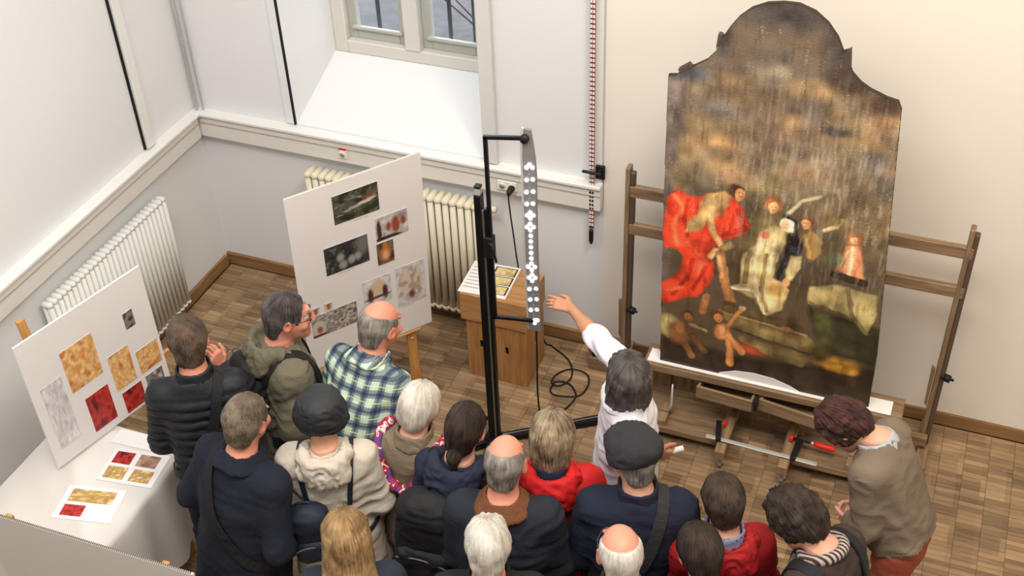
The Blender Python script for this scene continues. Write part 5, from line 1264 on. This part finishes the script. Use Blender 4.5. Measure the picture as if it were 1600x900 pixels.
cord = cloth('brown_corduroy', (106, 66, 42), .15, .5); navyc = cloth('navy_collar', (30, 36, 62)); plaid = plaid_mat(); lightcollar = cloth('pale_collar', (176, 180, 186))
POCK = {'L': ((-.29, -.06, 1.12), (-.19, .11, .96)), 'R': ((.29, -.06, 1.12), (.19, .11, .96))}
FOLD = {'L': ((-.235, .04, 1.12), (-.07, .24, 1.10)), 'R': ((.235, .04, 1.12), (.07, .25, 1.13))}

# person 1
P1 = person('person in a black quilted jacket holding eyeglasses beside the left display board', 294, 533, 32, 1.80, lean=4, head=(4, 8, 0), arms={'R': ((.36, .12, 1.16), (.09, .15, 1.37)), 'L': ((-.26, .02, 1.12), (-.10, .22, 1.02))}, hands={'R': dict(d=(-.15, -.05, 1), n=(-.7, .6, .1), curl=(40, 45), bare=.12, side=-1)},
    hair=('short', 'hair_brown', 1.), tone='ruddy', top=dict(mat=black_n, hem=.84, ribs=.052, fold=.006, collar=('stand', None, .055), thick=.008), trousers=dict(mat=cloth('trousers_dark', (38, 38, 44))), girth=1.05)
crossbody(P1, 1, blackbag)
c, d, nn, tips, th = P1['info']['R']
gl = thing('eyeglasses', 'dark-framed eyeglasses held by the person in the quilted jacket', 'glasses'); fm = plain('glasses_frame', C(60, 54, 50), .4)
gV, gQ = glasses_mesh(); tip = (tips[0]+tips[1]+th)/3
gl.matrix_world = Matrix.LocRotScale(Vector(P1['root'].location), Euler((0, 0, P1['root'].rotation_euler.z)), None) @ Matrix.Translation(Vector(tip))
fr = link('frame', npmesh('frame', gV-np.array((-.075, .0, .012)), gQ), fm, gl); fr.rotation_euler = (math.radians(-48), math.radians(12), math.radians(-12))
for s_ in (-1, 1):
    bm = bmesh.new(); bmesh.ops.create_circle(bm, cap_ends=True, segments=16, radius=1); bmesh.ops.scale(bm, vec=(.021, .015, 1), verts=bm.verts); bmesh.ops.rotate(bm, matrix=Matrix.Rotation(math.pi/2, 3, 'X'), verts=bm.verts)
    o = bmobj('lens', bm, glass, fr); o.location = (s_*.032+.075, .102, 0)

# person 2
P2 = person('person in a long dark navy coat with a shoulder strap, back to us at left', 386, 656, -12, 1.76, lean=9, roll=5, head=(8, 0, -3), arms=POCK, hands={'L': 'none', 'R': 'none'}, hair=('short', 'hair_greybrown', 2.), tone='ruddy',
    top=dict(mat=navy, hem=.50, flare=.02, thick=.012, collar=('flat', None, .04), fold=.008, name='coat'), trousers=dict(mat=cloth('trousers_black', (28, 28, 32))), girth=1.2)
crossbody(P2, -1, blackbag, .05)
# person 3
P3 = person('person in an olive hooded parka with a backpack, looking to the right', 450, 494, -44, 1.76, lean=4, head=(-14, 2, 0), hair=('slick', 'hair_darkgrey', 3.), tone='ruddy', red=.3,
    top=dict(mat=olive, hem=.66, thick=.018, hood=True, fold=.018, loose=1.08, name='parka'), trousers=dict(mat=cloth('trousers_dark', (38, 38, 44))), girth=1.05)
backpack(P3, 'black backpack on the back of the olive parka', blackbag, (.11, .05, .19), 1.22)
glasses(P3)
# person 4
P4 = person('person in a green and navy plaid shirt leaning towards the display board', 594, 508, -14, 1.80, lean=25, head=(-4, -14, 5), arms={'L': ((-.27, .04, 1.14), (-.14, .22, 1.02)), 'R': ((.275, .02, 1.13), (.15, .20, 1.0))}, hair=('bald', 'hair_greyfringe', 0.), tone='ruddy', red=.55,
    top=dict(mat=plaid, hem=.84, thick=.004, fold=.012, collar=('flat', None, .03), name='shirt', loose=1.08), trousers=dict(mat=jean), girth=1.14)
# person 5
P5 = person('person in a black padded beanie and pale beige hooded jacket', 503, 650, 24, 1.64, lean=2, head=(0, 4, 0), hair=None, tone='fair', arms={'L': ((-.27, -.02, 1.12), (-.18, .16, 1.0)), 'R': ((.265, -.02, 1.13), (.22, .12, .93))},
    top=dict(mat=beige, hem=.68, thick=.016, hood=True, fold=.016, loose=1.05, flare=.02), trousers=dict(mat=cloth('trousers_brown', (58, 46, 40))), shoe=(112, 66, 36), girth=1.1)
F = Field(); F.ell((0, -.012, .035), (.104, .118, .100), None, 0).ell((0, -.015, .09), (.098, .106, .06), None, .04).cap((-.03, -.01, .02), (.03, -.01, .02), .098, .098, .02); F.ell((0, .11, -.075), (.09, .12, .085), None, .02, 's'); F.box((0, 0, -.20), (.2, .2, .145), None, .01, .01, 's')
V, Q = F.mesh(.0075); V = wrinkle(V, Q, .010, 17, (1, 1, 1), 4); bean = in_head(P5, 'beanie', V, Q, cloth('beanie_nylon', (42, 44, 47), .12, .2, .6))
tube('brim_seam', [(.110*math.sin(a), -.014-.122*math.cos(a), -.012+.010*math.cos(a)) for a in np.linspace(-2.2, 2.2, 30)], .005, cloth('beanie_seam', (26, 27, 29)), bean, 6)
backpack(P5, 'small dark navy backpack hanging low on the beige jacket', navybag, (.105, .06, .15), 1.12, -.09, tilt=-8, sw=.022)
# person 6
P6 = person('person in a taupe jacket with a red and blue scarf around the shoulders', 658, 634, -4, 1.60, lean=4, roll=3, head=(-10, 6, 0), hair=('pixie', 'hair_whiteblond', 6.), tone='fair', arms={'L': ((-.25, -.01, 1.12), (-.10, .20, 1.05)), 'R': ((.235, .03, 1.13), (.07, .22, 1.08))},
    top=dict(mat=taupe, hem=.78, thick=.008, fold=.010, collar=('stand', None, .045), loose=1.06), trousers=dict(mat=greytr), girth=.95)
sc = patch_mat('scarf_print', [(186, 30, 48), (226, 206, 208), (168, 24, 40), (84, 70, 150), (206, 60, 74)], 26)
pts = [(.04, .17, 1.22), (.10, .13, 1.34), (.135, .03, 1.44), (.130, -.07, 1.41), (.085, -.13, 1.30), (.02, -.16, 1.225), (-.05, -.15, 1.245), (-.11, -.12, 1.33), (-.145, -.04, 1.42), (-.12, .07, 1.42), (-.09, .13, 1.34), (-.03, .17, 1.22)]
Pp, Nn = cast(P6, pts, .016); tube('scarf', Pp, [.024+.006*math.sin(i*1.3) for i in range(len(Pp))], sc, P6['root'], 10)
# person 7
P7 = person('person in a dark teal jacket at the bottom edge, behind the beige jacket', 541, 838, 26, 1.66, lean=2, head=(0, 6, 0), hair=('long', 'hair_blond', 7.), top=dict(mat=cloth('dark_teal_jacket', (38, 44, 54)), hem=.75, thick=.010, fold=.012), girth=1.0, arms=FOLD)
# person 8
P8 = person('person in a navy hooded jacket carrying the large black backpack', 728, 668, 6, 1.69, lean=4, roll=6, head=(-6, 2, 0), hair=('pony', 'hair_dark', 8.), tone='fair', arms={'L': ((-.225, .03, 1.12), (-.08, .22, 1.06)), 'R': ((.225, .03, 1.13), (.07, .22, 1.08))},
    top=dict(mat=cloth('navy_soft', (36, 42, 58)), hem=.80, hood=True, fold=.012), trousers=dict(mat=greytr), girth=.88)
backpack(P8, 'large black backpack with a zip pocket worn over the navy hooded jacket', blackbag, (.145, .085, .24), 1.15, -.06)
# person 9
P9 = person('person in a dark coat with a brown corduroy collar', 790, 722, 12, 1.77, lean=3, head=(-4, 6, 0), hair=('bald', 'hair_greyfringe', 1.), tone='ruddy', red=.5, arms={'L': ((-.25, .02, 1.11), (-.13, .2, 1.0)), 'R': ((.25, .02, 1.11), (.13, .2, 1.0))},
    top=dict(mat=cloth('dark_coat', (34, 37, 46)), hem=.55, thick=.012, collar=('flat', cord, .04), fold=.009, name='coat'), girth=1.2)
# person 10
P10 = person('person in a black jacket at the bottom edge behind the brown corduroy collar', 763, 848, 18, 1.74, lean=2, head=(0, 4, 0), hair=('thin', 'hair_white', 10.), tone='ruddy', red=.4, arms=FOLD, top=dict(mat=cloth('black_jacket', (30, 30, 33)), hem=.75, thick=.012, collar=('stand', None, .04), fold=.01), girth=1.1)
# person 11
P11 = person('person in a bright red hooded jacket beside the lamp stand foot', 863, 681, 18, 1.66, lean=3, head=(-8, 4, 0), hair=('bob', 'hair_darkblond', 11.), tone='fair', arms={'L': ((-.23, .03, 1.12), (-.08, .22, 1.06)), 'R': ((.25, .0, 1.13), (.12, .2, 1.05))},
    top=dict(mat=redj, hem=.74, thick=.014, hood=True, collar=('stand', navyc, .05), fold=.015), girth=1.1)
# person 12
P12 = person('person in a dark grey flat cap and navy jacket with a crossbody strap', 989, 715, 16, 1.78, lean=2, head=(26, 6, 0), hair=('bald', 'hair_greyfringe', 2.), tone='fair', arms={'L': ((-.275, -.01, 1.12), (-.16, .19, 1.02)), 'R': ((.275, -.01, 1.12), (.16, .19, 1.02))},
    top=dict(mat=cloth('navy_jacket', (27, 32, 48)), hem=.74, thick=.018, collar=('stand', None, .06), fold=.011), girth=1.15)
crossbody(P12, 1, cloth('strap_grey', (46, 46, 48)), .05)
F = Field(); F.ell((0, -.012, .075), (.103, .122, .068), rotm('X', -6), 0).ell((0, .05, .065), (.088, .085, .045), rotm('X', -12), .04).cap((-.02, -.02, .04), (.02, -.02, .04), .092, .092, .02); F.box((0, -.01, -.10), (.2, .3, .105), rotm('X', -14), .01, .01, 's')
V, Q = F.mesh(.007); V = wrinkle(V, Q, .006, 15, (1, 1, 1), 4); fc = in_head(P12, 'flat_cap', V, Q, charcoal)
F = Field(); F.ell((0, .105, .048), (.078, .058, .010), rotm('X', -16), 0); V, Q = F.mesh(.006); peak = link('cap_peak', npmesh('cap_peak', V, Q), charcoal, fc)
# person 13
hand_t = Vector((2.895, -1.205, 1.34))
P13 = person('person in a white shirt pointing at the light panel with an outstretched arm', 981, 583, -70, 1.66, lean=0, roll=15, head=(104, -6, 0), tone='tan', hair=('shoulder', 'hair_grey', 13.), group='people giving the demonstration',
    arms={'L': ('world', (3.035, -1.31, 1.40)), 'R': ('world', (3.580, -1.679, .95))}, hands={'L': dict(dw=(-.93, .12, .04), n=(.1, .2, -1), curl=(14, 16), bare=.93, thumb=.3, point=True), 'R': dict(d=(0, .85, -.45), n=(-1, 0, -.2), curl=(55, 55), bare=.15)},
    top=dict(mat=shirtw, hem=.74, thick=.004, fold=.016, collar=('flat', None, .03), short='L', loose=1.08, name='shirt', flare=.015), trousers=dict(mat=cloth('trousers_black', (28, 28, 32))), girth=1.08)
c, d, nn, tips, th = P13['info']['R']
pr = thing('paper_roll', 'small rolled white paper in the lowered hand of the white-shirted person', 'paper'); R_ = P13['Ru']; ctr = A_(c)+A_(d)*.09+A_(nn)/np.linalg.norm(nn)*.022
pr.matrix_world = Matrix.LocRotScale(Vector(P13['root'].location), Euler((0, 0, P13['root'].rotation_euler.z)), None) @ Matrix.Translation(Vector(ctr))
bm = bmesh.new(); ring = []
for k in range(34):
    a = k*.42; r = .010+.00018*k; ring.append((r*math.cos(a), r*math.sin(a)))
for a, b in zip(ring[:-1], ring[1:]): bm.faces.new([bm.verts.new(v) for v in ((a[0], a[1], -.06), (b[0], b[1], -.06), (b[0], b[1], .07), (a[0], a[1], .07))])
bmesh.ops.remove_doubles(bm, verts=bm.verts, dist=1e-5); o = bmobj('roll', bm, paper, pr, True); o.rotation_euler = (math.radians(-78), 0, math.radians(8))
# person 14
P14 = person('person wearing glasses at the bottom edge behind the flat cap', 969, 864, 22, 1.77, lean=2, head=(4, 2, 0), hair=('bald', 'hair_white', 3.), tone='ruddy', red=.35, arms=FOLD, top=dict(mat=cloth('grey_jacket', (58, 58, 60)), hem=.75, thick=.010, fold=.01, collar=('stand', None, .04)), girth=.95)
glasses(P14)
# person 15
P15 = person('person in a maroon knit at the bottom edge behind the red jacket with blue collar', 1092, 862, 30, 1.62, lean=3, head=(8, 14, 0), hair=('short', 'hair_dark', 15., .008), arms=FOLD, top=dict(mat=cloth('maroon_knit', (92, 26, 32)), hem=.78, fold=.01), girth=.9)
# person 16
P16 = person('person in a dark red hooded jacket with a blue collar at the right', 1128, 782, 28, 1.63, lean=3, head=(4, 6, 0), hair=('short', 'hair_darkbrown', 16., .006), tone='fair', arms={'L': ((-.24, .02, 1.12), (-.08, .22, 1.06)), 'R': ((.25, .0, 1.13), (.12, .2, 1.05))},
    top=dict(mat=darkred, hem=.72, thick=.016, hood=True, collar=('stand', patch_mat('blue_scarf', [(34, 42, 74), (120, 128, 160), (26, 30, 56)], 40), .05), fold=.014), girth=1.0)
# person 17
P17 = person('person looking down in a striped scarf and brown knit jumper', 1243, 812, 66, 1.72, lean=12, head=(6, 32, 0), hair=('curly', 'hair_dark', 17.), tone='fair', arms={'L': ((-.24, .12, 1.12), (-.06, .28, 1.05)), 'R': ((.255, .10, 1.10), (.08, .29, 1.03))},
    top=dict(mat=brownk, hem=.78, thick=.010, fold=.008), trousers=dict(mat=jean), girth=1.05)
nbk = P17['up']((0, -.012, 1.478)); sc2 = None
m, t, b = nt('striped_scarf'); tc_ = N(t, 'ShaderNodeTexCoord'); wv = N(t, 'ShaderNodeTexWave'); wv.inputs['Scale'].default_value = 17; wv.inputs['Distortion'].default_value = 1.5; t.links.new(tc_.outputs['Object'], wv.inputs['Vector'])
rp = N(t, 'ShaderNodeValToRGB'); rp.color_ramp.elements[0].position = .45; rp.color_ramp.elements[1].position = .55; rp.color_ramp.elements[0].color = C(58, 36, 38); rp.color_ramp.elements[1].color = C(168, 158, 148); t.links.new(wv.outputs['Fac'], rp.inputs[0]); t.links.new(rp.outputs[0], b.inputs['Base Color']); b.inputs['Roughness'].default_value = .9
ringp = [P17['up']((.082*math.sin(a), -.012-.080*math.cos(a), 1.487-.022*math.cos(a)*-1)) for a in np.linspace(-2.6, 2.6, 26)]
tail, _n = cast(P17, [(.035, .12, 1.36), (.02, .14, 1.25), (.0, .15, 1.12), (-.02, .15, 1.02)], .022)
Pp = smooth_path([Vector(p) for p in ringp], 2)+tail; tube('scarf', Pp, .023, m, P17['root'], 10)
backpack(P17, 'black backpack worn over the brown knit jumper', blackbag, (.12, .06, .16), 1.02, .05)
# person 18
P18 = person('person bowing beside the easel in a taupe jumper and rust trousers', 1318, 665, 78, 1.66, lean=24, head=(14, 36, 0), hair=('curly', 'hair_auburn', 18.), tone='fair', group='people giving the demonstration', arms={'L': ((-.24, .06, 1.12), (-.06, .20, 1.02)), 'R': ((.25, .04, 1.10), (.07, .21, 1.00))}, hands={'L': dict(d=(.5, .8, -.2), n=(.6, -.3, .4), curl=(35, 35), bare=.15), 'R': dict(d=(-.5, .8, -.2), n=(-.6, -.3, .4), curl=(35, 35), bare=.15)},
    top=dict(mat=cloth('taupe_jumper', (120, 106, 90), .08, .3), hem=.93, thick=.012, fold=.014, collar=('stand', lightcollar, .028), name='jumper'), trousers=dict(mat=rust, r=1.05), girth=1.05)
